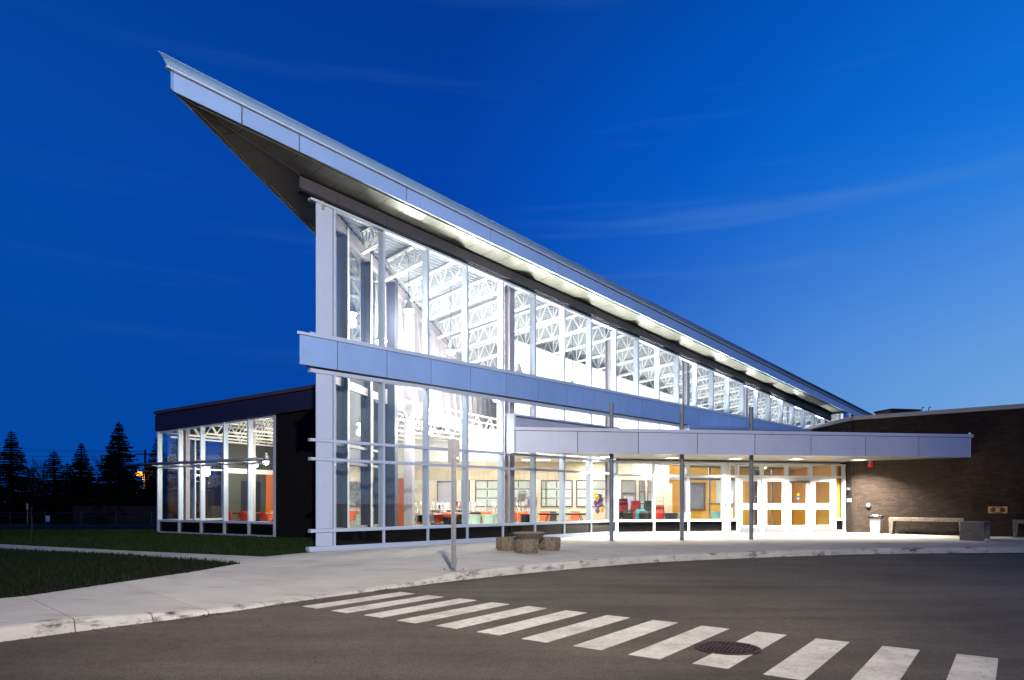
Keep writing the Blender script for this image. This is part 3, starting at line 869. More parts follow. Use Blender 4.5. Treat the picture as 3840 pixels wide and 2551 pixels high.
frame_box(MB(), EP, 4.1, 25, .16, .2, 4.62, EZ(4.1) - .02, 4.62, EZ(25) - .02).build('upper_wall', MT['white_wall'], endw)
# tall white bulkhead wall inside, parallel to the glass front
A_ = 9.2
bw = MB(); frame_box(bw, FP, A_, 34, -3.15, -3.0, 2.95, ZB(A_, -3) - .62, 2.95, ZB(34, -3) - .72)
bw.prism([FP(A_, -3.0).xy, FP(A_, -3.15).xy, (-.72, 31), (-.55, 31)], 2.95, 6.6)
bw.build('bulkhead', MT['white_wall'], hall)
frame_box(MB(), FP, 33.6, 33.8, -9.5, .0, 0, 5.9).build('far_wall', MT['white_wall'], hall)
frame_box(MB(), FP, 8 * BAY + .02, 33, -.32, -.05, 2.70, 2.98).build('lintel_beam', MT['mauve_steel'], hall)

# ------------------------------------------------------------------ the low wing
wing = thing('low_wing', 'low dark wing with five tall lit windows behind the lawn', 'building', WP(0, 0, 0))
def wz(r): return 3.93 + .033 * r           # underside of its fascia
WB = 1.308; WR = 5 * WB; WE = 11.3
wf = MB()
for z0, z1, q in ((0, .06, .05), (.44, .52, .03), (2.50, 2.56, .02)):
    frame_box(wf, WP, 0, WR, -.08, q, z0, z1)
frame_box(wf, WP, 0, WR, -.08, .02, wz(0) - .08, wz(0) + .02, wz(WR) - .08, wz(WR) + .02)
glz = wf.build('window_frame', MT['frame'], wing)
for k in range(6):
    r = k * WB
    frame_box(MB(), WP, r - .028, r + .028, -.13, .06, 0.06, wz(r) - .02).build('mullion', MT['frame'], glz)
for k in range(5):
    a, b = k * WB + .035, (k + 1) * WB - .035
    win_pieces(glz, WP, a, b, -.02, .06, .44, MT['spandrel'], 'spandrel_panel')
    win_pieces(glz, WP, a, b, -.02, .52, 2.50, MT['glass'])
    win_pieces(glz, WP, a, b, -.02, 2.56, wz(a) - .08, MT['glass'], z1b=wz(b) - .08)
# side glazing round the corner
def SP(r, q, z=0.0):
    p = W0 - WN * r + Vector((-WD.x, -WD.y)) * q
    return Vector((p.x, p.y, z))
sg = MB()
for z0, z1 in ((0, .06), (.44, .52), (2.50, 2.56), (3.86, 3.94)): frame_box(sg, SP, .05, 2.85, -.06, .03, z0, z1)
sgl = sg.build('window_frame', MT['frame'], wing)
for k in range(3):
    a = .05 + k * 1.39
    if k: frame_box(MB(), SP, a - .03, a + .03, -.18, .05, .06, 3.86).build('mullion', MT['frame'], sgl)
    if k < 2:
        win_pieces(sgl, SP, a + .03, a + 1.36, -.02, .06, .44, MT['spandrel'], 'spandrel_panel')
        win_pieces(sgl, SP, a + .03, a + 1.36, -.02, .52, 2.50, MT['glass'])
        win_pieces(sgl, SP, a + .03, a + 1.36, -.02, 2.56, 3.86, MT['glass'])
frame_box(MB(), SP, 2.86, 8.4, -.2, .0, 0, 4.3).build('side_wall', MT['dim_wall'], wing)
frame_box(MB(), SP, 2.86, 8.4, -.26, -.2, 2.42, 2.62).build('wall_band', MT['white_wall'], wing)
frame_box(MB(), SP, 4.9, 6.2, -.23, -.2, .03, 2.42).build('wall_panel', MT['rust_wall'], wing)
frame_box(MB(), SP, 6.3, 6.6, -.25, -.2, .03, 2.42).build('pilaster', MT['white_wall'], wing)
frame_box(MB(), SP, 3.6, 4.6, -.23, -.2, .03, 2.1).build('wall_opening', MT['black'], wing)
# fascia
fm = MB(); frame_box(fm, WP, -.05, WE, -.1, .10, wz(0), wz(0) + .62, wz(WE), wz(WE) + .62)
frame_box(fm, SP, -.08, 8.6, -.1, .04, wz(0), wz(0) + .62)
wfas = fm.build('fascia', MT['dark_joint'], wing)
je = [-.06, 1.28, 2.62, 3.96, 5.30, 6.65, 7.95, 9.3, WE]
for a, b in zip(je[:-1], je[1:]):
    frame_box(MB(), WP, a + .005, b - .005, .10, .12, wz(a) + .0, wz(a) + .60, wz(b), wz(b) + .60).build('fascia_panel', MT['dark_panel'], wfas)
frame_box(MB(), WP, -.10, WE, -.15, .155, wz(0) + .64, wz(0) + .76, wz(WE) + .64, wz(WE) + .76).build('coping', MT['dark_coping'], wfas)
# wall of dark brick between the windows and the hall
dw = MB(); frame_box(dw, WP, WR + .04, WE, -.25, .0, 0, wz(WR) + .02, 0, wz(WE) + .02); dw.build('dark_wall', MT['dark_wall'], wing)
# roof deck, ceiling and trusses
wroof = [WP(-.1, .1), WP(WE, .1), EP(25, 0), SP(8.6, 0)]
MB().prism([p.xy for p in wroof], [4.38, 4.55, 4.6, 4.38], [4.55, 4.75, 4.75, 4.55]).build('roof_slab', MT['deck'], wing)
for k in range(11):
    r = .6 + k * 1.05
    j = MB(); z1 = 4.30 + .012 * r; L = 9.0
    a, b = WP(r, -.1), WP(r, -L)
    for dz in (0, -.62):
        j.bar((a.x, a.y, z1 + dz), (b.x, b.y, z1 + dz), .07, .06)
    q = .1
    while q < L - .5:
        p0, pm, p1 = WP(r, -q), WP(r, -q - .45), WP(r, -q - .9)
        j.bar((p0.x, p0.y, z1), (pm.x, pm.y, z1 - .62), .035, .035); j.bar((pm.x, pm.y, z1 - .62), (p1.x, p1.y, z1), .035, .035)
        q += .9
    j.build('joist', MT['steel_white'], wing)
for r in (.75, 4.55):
    c = MB(); frame_box(c, WP, r - .09, r + .09, -.75, -.57, .03, 4.3); c.build('column', MT['mauve_steel'], wing)
# tubular sunshade across the windows, running past the corner
ss = MB(); ss.tube([WP(-1.35, .55, 2.62), WP(WR + .1, .55, 2.62)], .055, 12); ss.tube([WP(-1.35, .40, 2.60), WP(WR + .1, .40, 2.60)], .02, 8)
sh = ss.build('sunshade_rail', MT['galv'], wing, smooth=True)
for k in range(6):
    b = MB(); b.bar(WP(k * WB, .1, 2.6), WP(k * WB, .55, 2.62), .03, .05); b.build('bracket', MT['galv'], sh)
# inside back walls of the wing
bwm = MB(); p0, p1, p2 = SP(8.4, 0), Vector((-4.9, 31.7, 0)), Vector((-4.4, 30.1, 0))
bwm.prism([p0.xy, p1.xy, (p1.x + .08, p1.y + .13), (p0.x + .08, p0.y + .13)], 0, 4.4)
bwm.build('back_wall', MT['rust_wall'], wing)
MB().prism([(p1.x, p1.y), (p2.x, p2.y), (p2.x + .15, p2.y + .05), (p1.x + .15, p1.y + .1)], 0, 4.4).build('back_wall', MT['white_wall'], wing)
bh = MB(); bh.prism([(p0.x - .03, p0.y - .1), (p1.x - .05, p1.y - .1), (p1.x, p1.y - .02), (p0.x, p0.y - .02)], 2.3, 4.3); bh.build('bulkhead', MT['white_wall'], wing)

# ------------------------------------------------------------------ brick block on the right
block = thing('brick_block', 'dark brown brick building with grey coping at the right', 'building', BC)
BL = 14.0; BH = 4.40
core = MB()
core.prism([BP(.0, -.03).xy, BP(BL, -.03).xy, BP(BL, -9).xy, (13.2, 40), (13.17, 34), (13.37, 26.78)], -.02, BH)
bcore = core.build('masonry', MT['brick_mortar'], block)
CH = .072; BLN = .2135
bmesh1 = MB().box((0, 0, 0), (.203, .06, .062)).mesh('brick', MT['brick'])
half = MB().box((0, 0, 0), (.098, .06, .062)).mesh('brick_half', MT['brick'])
cands = []
ang_b = math.atan2(BD.y, BD.x)
nc = int(BH / CH)
for c in range(nc):
    z = .036 + c * CH
    r = .1 + (0 if c % 2 == 0 else -BLN / 2)
    while r < 9.5:
        if r > .05:
            cands.append((BP(r, -.03 + rnd.uniform(-.002, .002), z), ang_b, r))
        else:
            cands.append((BP(.053, -.03, z), ang_b, 99))
        r += BLN
ret = []
RV = (Vector((13.17, 34.0)) - Vector((13.37, 26.78))).normalized(); RN = Vector((-RV.y, RV.x)); RN = RN if RN.x < 0 else -RN
ang_r = math.atan2(RV.y, RV.x)
for c in range(nc):
    z = .036 + c * CH
    r = .1 + (0 if c % 2 == 0 else BLN / 2)
    while r < 6.0:
        if z > 2.75 or r < .55:
            p = Vector((13.37, 26.78)) + RV * r - RN * .0
            ret.append((Vector((p.x, p.y, z)), ang_r, r))
        r += BLN
def place_bricks(cands, parent, score, mesh1, name, org, nmax=300, mname='brick', rest_mat=None):
    cands = sorted(cands, key=score)
    for p, a, r in cands[:nmax]:
        put(name, mesh1, parent, Vector(p) - org, (0, 0, a))
    rest = MB()
    base = [v.co.copy() for v in mesh1.vertices]; fs = [tuple(f.vertices) for f in mesh1.polygons]
    for p, a, r in cands[nmax:]:
        ca, sa = math.cos(a), math.sin(a)
        rest.add([(p.x + v.x * ca - v.y * sa, p.y + v.x * sa + v.y * ca, p.z + v.z) for v in base], fs)
    if rest.v:
        tag(rest.build(name + 'work', rest_mat, parent), kind='stuff')
qn = MB()
for c in range(nc):
    z = .036 + c * CH
    if c % 2 == 1:
        frame_box(qn, BP, -.002, .092, -.06, -.001, z - .031, z + .031)
        if z > 2.75 or True:
            p = Vector((13.37, 26.78)) + RV * .047; u_ = RV * .045; w_ = RN * .03
            if z > 2.75 or z < 2.75: qn.obox((p.x - u_.x - w_.x, p.y - u_.y - w_.y, z - .031), (2 * u_.x, 2 * u_.y, 0), (2 * w_.x, 2 * w_.y, 0), (0, 0, .062))
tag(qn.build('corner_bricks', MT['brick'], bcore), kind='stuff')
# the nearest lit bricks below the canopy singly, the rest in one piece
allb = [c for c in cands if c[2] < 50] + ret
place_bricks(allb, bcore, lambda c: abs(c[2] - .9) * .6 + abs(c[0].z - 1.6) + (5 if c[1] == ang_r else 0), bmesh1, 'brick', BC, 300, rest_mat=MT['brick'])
cpm = MB()
frame_box(cpm, BP, -.04, BL, -.35, .05, BH + .0, BH + .15)
c2 = MB(); c2.prism([(13.40 - .06, 26.72), (13.62, 26.80), (13.42, 34), (13.12, 34)], BH + .003, BH + .147)
cpm.build('coping', MT['coping'], block); c2.build('coping', MT['coping'], block)
# roof things
v = thing('roof_vent', 'round shiny metal vent on the brick roof below the hall eave', 'roof vent', (15.9, 33, BH))
MB().lathe([(.46, 0), (.46, .55), (.52, .55), (.52, .60), (.40, .62)], 28, (15.9, 33, BH)).build('vent_base', MT['chrome'], v, smooth=False)
MB().lathe([(.36, .62), (.36, .70), (.43, .70), (.43, 1.02), (.40, 1.05), (.05, 1.08)], 28, (15.9, 33, BH)).build('vent_cap', MT['chrome'], v)
rb = thing('rooftop_unit', 'flat dark box standing on the brick roof against the sky', 'roof unit', (18.0, 32, BH))
MB().box((18.0, 32, BH + .5), (1.4, 1.0, 1.0), .2).build('housing', MT['dark_coping'], rb)
MB().box((18.05, 32, BH + 1.04), (1.55, 1.15, .08), .2).build('lid', MT['black'], rb)
for k, x in enumerate((17.95, 18.25)):
    h = MB(); h.tube([(x, 29.9, BH), (x, 29.9, BH + .85), (x + .03, 29.9, BH + .95), (x + .10, 29.9, BH + .93)], .018, 6)
    tag(h.build('roof_hook', MT['black'], org=(x, 29.9, BH)), ('left' if k == 0 else 'right') + ' one of two thin hooked pipes on the brick roof', 'pipe', 'hooked pipes on the brick roof')

# ------------------------------------------------------------------ entrance front with four doors
ent = thing('glazed_entrance', 'white framed entrance front with four glazed doors under the canopy', 'entrance', F)
HT = 2.70
ex = MB()
DX = (5.015, 6.065, 7.125, 8.195); DW = .96
for a, b in ((0.05, 4.53), (4.56, FLEN)):
    frame_box(ex, GP, a, b, -.10, .03, 2.62, HT)
    frame_box(ex, GP, a, b, -.10, .028, 2.14, 2.22)
frame_box(ex, GP, .05, 5.0, -.10, .03, .46, .54); frame_box(ex, GP, .05, 5.0, -.10, .035, 0, .08)
frame_box(ex, GP, 9.20, FLEN, -.10, .03, .46, .54); frame_box(ex, GP, 9.20, FLEN, -.10, .035, 0, .08)
entf = ex.build('door_frame', MT['white_frame'], ent)
for r, w in ((.05, .05), (1.52, .035), (2.92, .035), (4.42, .11), (4.60, .045), (4.965, .045), (6.02, .042), (7.08, .042), (8.14, .048), (9.205, .045), (FLEN - .05, .045)):
    frame_box(MB(), GP, r - w, r + w, -.14, .026, .0, HT - .002).build('mullion', MT['white_frame'], entf)
for a, b in ((.10, 1.485), (1.555, 2.885), (2.955, 4.31), (4.645, 4.92), (9.25, FLEN - .095)):
    win_pieces(entf, GP, a, b, -.03, .08, .46, MT['spandrel'], 'spandrel_panel')
    win_pieces(entf, GP, a, b, -.03, .54, 2.14, MT['glass'])
    win_pieces(entf, GP, a, b, -.03, 2.22, 2.62, MT['glass'])
for a in DX:
    win_pieces(entf, GP, a, a + DW, -.03, 2.22, 2.62, MT['glass'])
for k, a in enumerate(DX):
    b = a + DW
    dm = MB()
    for x0, x1, z0, z1 in ((a + .004, a + .15, .012, 2.13), (b - .15, b - .004, .012, 2.13), (a + .15, b - .15, .012, .28), (a + .15, b - .15, .91, 1.14), (a + .15, b - .15, 1.99, 2.13)):
        frame_box(dm, GP, x0, x1, -.055, -.005, z0, z1)
    door = dm.build('door', MT['white_frame'], ent)
    win_pieces(door, GP, a + .15, b - .15, -.02, .28, .91, MT['glass'])
    win_pieces(door, GP, a + .15, b - .15, -.02, 1.14, 1.99, MT['glass'])
    frame_box(MB(), GP, a + .03, b - .03, -.005, .002, .03, .21).build('kick_plate', MT['galv'], door)
    hx = b - .07 if k % 2 == 0 else a + .07
    sx = -1 if k % 2 == 0 else 1
    hb_ = MB(); hb_.tube([GP(hx, -.005, 1.16), GP(hx, .06, 1.16), GP(hx + sx * .05, .07, 1.14), GP(hx + sx * .05, .07, .86), GP(hx, .06, .82), GP(hx, -.005, .82)], .012, 8)
    hb_.build('pull_handle', MT['chrome'], door, smooth=True)
    if k > 1: frame_box(MB(), GP, hx - .02 + (.03 if k == 2 else -.03), hx + .02 + (.03 if k == 2 else -.03), -.005, .008, .93, 1.07).build('lock', MT['chrome'], door)
    if k == 2: frame_box(MB(), GP, a + .05, b - .05, -.005, .05, 1.955, 2.00).build('door_closer', MT['black'], door)
    if k in (0, 2):
        for q, zc in enumerate((1.49, 1.33)):
            d = MB(); cx = (b - .24 if k == 0 else (a + b) / 2 - .02)
            ring = [GP(cx + .062 * math.cos(t * math.pi / 12), -.012, zc + .062 * math.sin(t * math.pi / 12)) for t in range(24)]
            ring2 = [GP(cx + .062 * math.cos(t * math.pi / 12), -.018, zc + .062 * math.sin(t * math.pi / 12)) for t in range(24)]
            d.add(ring + ring2, [tuple(range(24))] + [(t, (t + 1) % 24, 24 + (t + 1) % 24, 24 + t) for t in range(24)])
            st = d.build('sticker', MT['black'] if k == 0 else (PL['olive'] if q == 0 else PL['blue']), door)
            tag(st, 'black round sticker' if k == 0 else ('olive round sticker' if q == 0 else 'blue round access sticker'))
frame_box(MB(), GP, 4.39, 4.45, .026, .05, 1.0, 1.14).build('push_button', MT['chrome'], ent)
# low roof over the entrance with its ribbed metal parapet
er = MB(); er.prism([GP(.1, -.05).xy, GP(FLEN, -.05).xy, (13.2, 31.4), (12.7, 33.9), FP(8 * BAY + .3, .03).xy], 2.76, 2.99)
er.build('entrance_roof', MT['coping'], ent)
PA, PB_ = Vector((7.45, 28.65)), Vector((13.28, 30.25)); pd = (PB_ - PA).normalized(); pn = Vector((pd.y, -pd.x)); PLN = (PB_ - PA).length
def QP(r, q, z=0.0):
    p = PA + pd * r + pn * q
    return Vector((p.x, p.y, z))
pr = MB(); frame_box(pr, QP, 0, PLN, -.2, 0, 2.99, 4.30); par = pr.build('parapet', MT['panel'], ent)
for k in range(7):
    frame_box(MB(), QP, 0, PLN, 0, .03, 3.10 + k * .17, 3.20 + k * .17).build('cladding_rib', MT['panel'], par)
frame_box(MB(), QP, -.05, PLN, -.25, .06, 4.30, 4.42).build('coping', MT['panel'], par)

# ------------------------------------------------------------------ entrance canopy
CL, CR = Vector((.10, 20.06)), Vector((14.97, 22.28))
cd = (CR - CL).normalized(); cn = Vector((cd.y, -cd.x)); CLEN = (CR - CL).length
def CP(r, q, z=0.0):
    p = CL + cd * r + cn * q
    return Vector((p.x, p.y, z))
can = thing('entrance_canopy', 'long pale metal canopy on three round posts over the entrance', 'canopy', (CL.x, CL.y, 0))
LB = FP(4.12 * BAY, .06); WRt = BP(3.7, .03)
cpoly = [CL, CR, WRt.xy, BP(.05, .04).xy, GP(FLEN - .2, .06).xy, GP(.0, .06).xy, LB.xy]
ipoly = [CP(.12, -.14).xy, CP(CLEN - .12, -.14).xy] + cpoly[2:]
cbm = MB(); cbm.prism(ipoly, 2.84, 3.22); cbody = cbm.build('canopy_deck', MT['dark_joint'], can)
fr = MB(); frame_box(fr, CP, .01, CLEN - .01, -.12, -.02, 2.66, 3.33); cfas = fr.build('fascia', MT['dark_joint'], can)
npan = 8
for k in range(npan):
    a, b = CLEN * k / npan, CLEN * (k + 1) / npan
    frame_box(MB(), CP, a + .011, b - .011, -.02, .0, 2.65, 3.29).build('fascia_panel', MT['canopy_panel_lit'], cfas)
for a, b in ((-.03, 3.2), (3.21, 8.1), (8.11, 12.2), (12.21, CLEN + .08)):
    frame_box(MB(), CP, a, b, -.18, .03, 3.305, 3.40).build('coping', MT['canopy_panel_lit'], cfas)
# raised returns at both ends and upstand against the hall
lr = MB(); a, b = CP(0, 0), LB
nn = Vector(((b - a).y, -(b - a).x, 0)).normalized() * .05
lr.hexa([(a.x, a.y, 2.65), (b.x, b.y, 2.65), (b.x - nn.x, b.y - nn.y, 2.65), (a.x - nn.x, a.y - nn.y, 2.65), (a.x, a.y, 3.80), (b.x, b.y, 3.92), (b.x - nn.x, b.y - nn.y, 3.92), (a.x - nn.x, a.y - nn.y, 3.80)])
lr.build('end_panel', MT['canopy_panel_lit'], can)
frame_box(MB(), FP, 4.14 * BAY, 8 * BAY, .05, .11, 3.2, 3.86).build('upstand', MT['canopy_panel_lit'], can)
frame_box(MB(), FP, 4.05 * BAY, 8 * BAY, .03, .20, 3.86, 3.92).build('upstand_cap', MT['canopy_panel_lit'], can)
a, b = CP(CLEN, 0), WRt
nn = Vector(((b - a).y, -(b - a).x, 0)).normalized() * .05
er_ = MB(); er_.hexa([(a.x, a.y, 2.65), (b.x, b.y, 2.80), (b.x - nn.x, b.y - nn.y, 2.80), (a.x - nn.x, a.y - nn.y, 2.65), (a.x, a.y, 3.46), (b.x, b.y, 3.46), (b.x - nn.x, b.y - nn.y, 3.46), (a.x - nn.x, a.y - nn.y, 3.46)])
er_.build('end_panel', MT['canopy_panel_lit'], can)
frame_box(MB(), BP, .2, 3.7, .03, .10, 3.2, 3.56).build('upstand', MT['canopy_panel_lit'], can)
# soffit boards, running with the fascia
def clip(poly, a, b, c):       # keep a*x+b*y<=c
    out = []
    for i in range(len(poly)):
        p, q = poly[i], poly[(i + 1) % len(poly)]
        dp, dq = a * p[0] + b * p[1] - c, a * q[0] + b * q[1] - c
        if dp <= 0: out.append(p)
        if (dp < 0 < dq) or (dq < 0 < dp):
            t = dp / (dp - dq); out.append((p[0] + (q[0] - p[0]) * t, p[1] + (q[1] - p[1]) * t))
    return out
tri = [[cpoly[i] for i in t] for t in tessellate_polygon([[Vector((p[0], p[1], 0)) for p in cpoly]])]
q0 = .13; bwid = .20
k = 0
while q0 < 7.2:
    lo = CL - cn * q0; hi = CL - cn * (q0 + bwid - .008)
    bmd = MB()
    for t in tri:
        pl = [(p[0], p[1]) for p in t]
        if (Vector(pl[1]) - Vector(pl[0])).cross(Vector(pl[2]) - Vector(pl[0])) < 0: pl = pl[::-1]
        pl = clip(pl, cn.x, cn.y, cn.dot(lo)); 
        if len(pl) < 3: continue
        pl = clip(pl, -cn.x, -cn.y, -cn.dot(hi))
        if len(pl) < 3: continue
        b0 = len(bmd.v); n_ = len(pl)
        bmd.v += [(p[0], p[1], 2.785) for p in pl]; bmd.f.append(tuple(range(b0, b0 + n_))[::-1])
        bmd.v += [(p[0], p[1], 2.80) for p in pl]; bmd.f.append(tuple(range(b0 + n_, b0 + 2 * n_)))
        for i in range(n_):
            j2 = (i + 1) % n_
            bmd.f.append((b0 + i, b0 + j2, b0 + n_ + j2, b0 + n_ + i))
    if bmd.v: bmd.build('soffit_board', MT['canopy_soffit'], cbody)
    q0 += bwid; k += 1
for x, y in ((3.06, 21.0), (5.30, 21.3), (7.62, 21.75)):
    c = MB(); c.tube([(x, y, 0), (x, y, 4.22)], .066, 20)
    pc = c.build('post', MT['column_paint'], can, smooth=False)
    MB().lathe([(.10, 3.36), (.10, 3.42), (.07, 3.45)], 16, (x, y, 0)).build('post_collar', MT['column_paint'], pc)
LAMPS = []
def area_light(name, parent, loc, size, power, col, spread=None):
    ld = bpy.data.lights.new(name, 'AREA'); ld.shape = 'RECTANGLE'; ld.size, ld.size_y = size; ld.energy = power; ld.color = col
    if spread: ld.spread = R(spread)
    o = bpy.data.objects.new(name, ld); COL.objects.link(o); o.parent = parent; o.location = loc
    return o
for k, (x, y) in enumerate(((3.3, 24.0), (5.74, 24.5), (8.15, 24.9), (10.5, 25.2), (13.0, 25.6))):
    t = thing('recessed_light', ['recessed canopy light nearest the fold in the glass front', 'recessed canopy light between the first and second posts', 'recessed canopy light above the pair of doors at the left',
                                 'recessed canopy light above the pair of doors at the right', 'recessed canopy light beside the brick wall'][k], 'ceiling light', (x, y, 2.785), 'recessed canopy lights')
    rz = math.atan2(cd.y, cd.x)
    rim = MB()
    for dx, dy, sx, sy in ((0, -.22, .48, .04), (0, .22, .48, .04), (-.22, 0, .04, .40), (.22, 0, .04, .40)):
        ca, sa = math.cos(rz), math.sin(rz)
        rim.box((x + dx * ca - dy * sa, y + dx * sa + dy * ca, 2.775), (sx, sy, .02), rz)
    rim.build('trim', MT['white_frame'], t)
    MB().box((x, y, 2.781), (.40, .40, .006), rz).build('diffuser', MT['canopy_on'], t)
    area_light('light', t, (0, 0, -.03), (.38, .38), 300 if k < 4 else 760, (1.0, .93, .80), 132)

# ------------------------------------------------------------------ rooms behind the glass
fl = MB(); fl.prism([(FP(-.3, -.12)).xy, FP(8 * BAY, -.12).xy, GP(FLEN, -.12).xy, (13.1, 36), (-9, 36), SP(8.4, -.1).xy, WP(0.05, -.12).xy, WP(WR, -.12).xy, WP(WE, -.3).xy, EP(3.9, -.05).xy, EP(.4, -.05).xy], -.1, .03)
structure('floor', fl, MT['floor'])
ce = MB(); a = FP(A_ + .1, -3.05)
ce.prism([a.xy, FP(21.4, -3.05).xy, (8.4, 36), (-1.0, 36), (-.62, 31)], 2.95, 3.02)
structure('ceiling', ce, MT['ceiling'])
fc = MB(); fc.prism([GP(.2, -.15).xy, GP(FLEN - .1, -.15).xy, (13.1, 33), (12.6, 33.2), FP(8 * BAY + .4, -.35).xy], 2.70, 2.75)
structure('ceiling', fc, MT['ceiling'])
ce2 = MB(); ce2.prism([FP(12, -.2).xy, FP(30, -.2).xy, FP(30, -3).xy, FP(14, -3).xy], 2.96, 2.99)
# back wall of tan blocks with its windows and doors
YB = 30.0
openings = [(-3.30, -2.45, 0.0, 2.12, 'door'), (-2.22, -1.85, .97, 2.15, 'w13'), (-1.62, -.55, .97, 2.15, 'w'), (-.30, .86, .97, 2.15, 'w'), (1.27, 2.67, .97, 2.15, 'w'), (2.82, 4.22, .97, 2.15, 'w'),
            (4.80, 5.46, 0.0, 2.15, 'entry'), (5.58, 5.86, .6, 2.15, 'w13'), (5.94, 6.24, .6, 2.15, 'w13')]
bx0, bx1, bz1 = -4.35, 6.90, 2.95
wall = thing('block_wall', 'tan concrete block wall with dark framed windows inside the hall', 'wall', (bx0, YB, 0))
mw = MB()
xs = sorted(set([bx0, bx1] + [o_[0] for o_ in openings] + [o_[1] for o_ in openings]))
for a, b in zip(xs[:-1], xs[1:]):
    op = [o_ for o_ in openings if o_[0] <= a + 1e-6 and o_[1] >= b - 1e-6]
    if not op: mw.obox((a, YB + .03, 0), (b - a, 0, 0), (0, .17, 0), (0, 0, bz1))
    else:
        _, _, z0, z1, _ = op[0]
        if z0 > 0: mw.obox((a, YB + .03, 0), (b - a, 0, 0), (0, .17, 0), (0, 0, z0))
        mw.obox((a, YB + .03, z1), (b - a, 0, 0), (0, .17, 0), (0, 0, bz1 - z1))
mws = mw.build('masonry', MT['mortar'], wall)
blk = MB().box((0, 0, 0), (.388, .05, .188)).mesh('block', MT['block'])
sld = MB().box((0, 0, 0), (.188, .05, .388)).mesh('block', MT['block'])
def blocked(x0, x1, z0, z1): return any(o_[0] < x1 - .02 and o_[1] > x0 + .02 and o_[2] < z1 - .02 and o_[3] > z0 + .02 for o_ in openings)
nblk = 0
org = Vector((bx0, YB, 0))
for c in range(0, 11):
    z = .1 + .2 * c
    x = bx0 + (0.2 if c % 2 else 0.0)
    while x < bx1 - .1:
        # clip a block to the openings by using half blocks where a whole one does not fit
        if z + .1 > 2.16: break
        w = .4
        if not blocked(x, x + w, z - .1, z + .1): put('block', blk, mws, Vector((x + .2, YB + .025, z)) - org); nblk += 1; x += .4
        else:
            if not blocked(x, x + .2, z - .1, z + .1):
                o_ = put('block', blk, mws, Vector((x + .1, YB + .025, z)) - org); o_.scale = (.49, 1, 1); nblk += 1
            x += .2
for x in np.arange(bx0 + .1, bx1, .2):
    put('block', sld, mws, Vector((x, YB + .025, 2.36)) - org); nblk += 1
for c in (2.66, 2.86):
    for x in np.arange(bx0 + .2, bx1 - .1, .4): put('block', blk, mws, Vector((x, YB + .025, c)) - org)
for (x0, x1, z0, z1, kd) in openings:
    w = MB(); t = .05
    w.obox((x0, YB - .02, z0), (t, 0, 0), (0, .12, 0), (0, 0, z1 - z0)); w.obox((x1 - t, YB - .02, z0), (t, 0, 0), (0, .12, 0), (0, 0, z1 - z0))
    w.obox((x0 + t, YB - .02, z1 - t), (x1 - x0 - 2 * t, 0, 0), (0, .12, 0), (0, 0, t))
    if z0 > 0: w.obox((x0 + t, YB - .02, z0), (x1 - x0 - 2 * t, 0, 0), (0, .12, 0), (0, 0, t))
    if kd in ('w', 'w13'):
        for k in (1, 2):
            zz = z0 + (z1 - z0) * k / 3
            w.obox((x0 + t, YB - .0, zz - .02), (x1 - x0 - 2 * t, 0, 0), (0, .08, 0), (0, 0, .04))
        if kd == 'w':
            xm = (x0 + x1) / 2
            for k in range(3):
                w.obox((xm - .025, YB + .01, z0 + t + (z1 - z0) * k / 3), (.05, 0, 0), (0, .06, 0), (0, 0, (z1 - z0) / 3 - 2 * t))
        wo = w.build('window', MT['wood_trim'], wall)
        ncol = 2 if kd == 'w' else 1
        for k in range(3):
            for c in range(ncol):
                cw = (x1 - x0) / ncol
                MB().obox((x0 + cw * c + .03, YB + .03, z0 + (z1 - z0) * k / 3 + .02), (cw - .06, 0, 0), (0, .01, 0), (0, 0, (z1 - z0) / 3 - .04)).build('pane', MT['glass'], wo)
    elif kd == 'door':
        dn = w.build('door_frame', MT['wood_trim'], wall)
        MB().obox((x0 + t, YB + .04, .03), (x1 - x0 - 2 * t, 0, 0), (0, .045, 0), (0, 0, z1 - t - .03)).build('door', MT['mauve_steel'], wall)
    else:
        w.obox((x0 + t, YB - .02, 1.55), (x1 - x0 - 2 * t, 0, 0), (0, .12, 0), (0, 0, .06))
        dn = w.build('door_frame', MT['wood_trim'], wall)
        dd_ = MB(); xa, xb = x0 + t, x1 - t
        for q0_, q1_, r0, r1 in ((xa, xa + .09, .03, 1.55), (xb - .09, xb, .03, 1.55), ((xa + xb) / 2 - .07, (xa + xb) / 2 + .07, .03, 1.55), (xa + .09, (xa + xb) / 2 - .07, .03, .3), ((xa + xb) / 2 + .07, xb - .09, .03, .3), (xa + .09, (xa + xb) / 2 - .07, 1.45, 1.55), ((xa + xb) / 2 + .07, xb - .09, 1.45, 1.55)):
            dd_.obox((q0_, YB + .03, r0), (q1_ - q0_, 0, 0), (0, .04, 0), (0, 0, r1 - r0))
        dd_.build('door', MT['mauve_steel'], wall)
# bright office room behind those windows
rm_ = MB()
rm_.obox((-4.3, 34.0, 0), (11.2, 0, 0), (0, .1, 0), (0, 0, 2.95)); rm_.obox((-4.3, 30.3, 0), (.1, 0, 0), (0, 3.7, 0), (0, 0, 2.9)); rm_.obox((6.8, 30.3, 0), (.1, 0, 0), (0, 3.7, 0), (0, 0, 2.9))
rm_.obox((1.55, 32.2, 0), (.1, 0, 0), (0, 1.8, 0), (0, 0, 2.9))
structure('office_wall', rm_, MT['white_wall'])
uwl = MB().obox((-4.4, 30.05, 2.97), (3.9, 0, 0), (0, .1, 0), (0, 0, 1.42)); structure('upper_wall', uwl, MT['white_wall'])
cr_ = MB().obox((-4.3, 30.25, 2.88), (5, 0, 0), (0, 3.8, 0), (0, 0, .05)); structure('ceiling', cr_, MT['ceiling'])
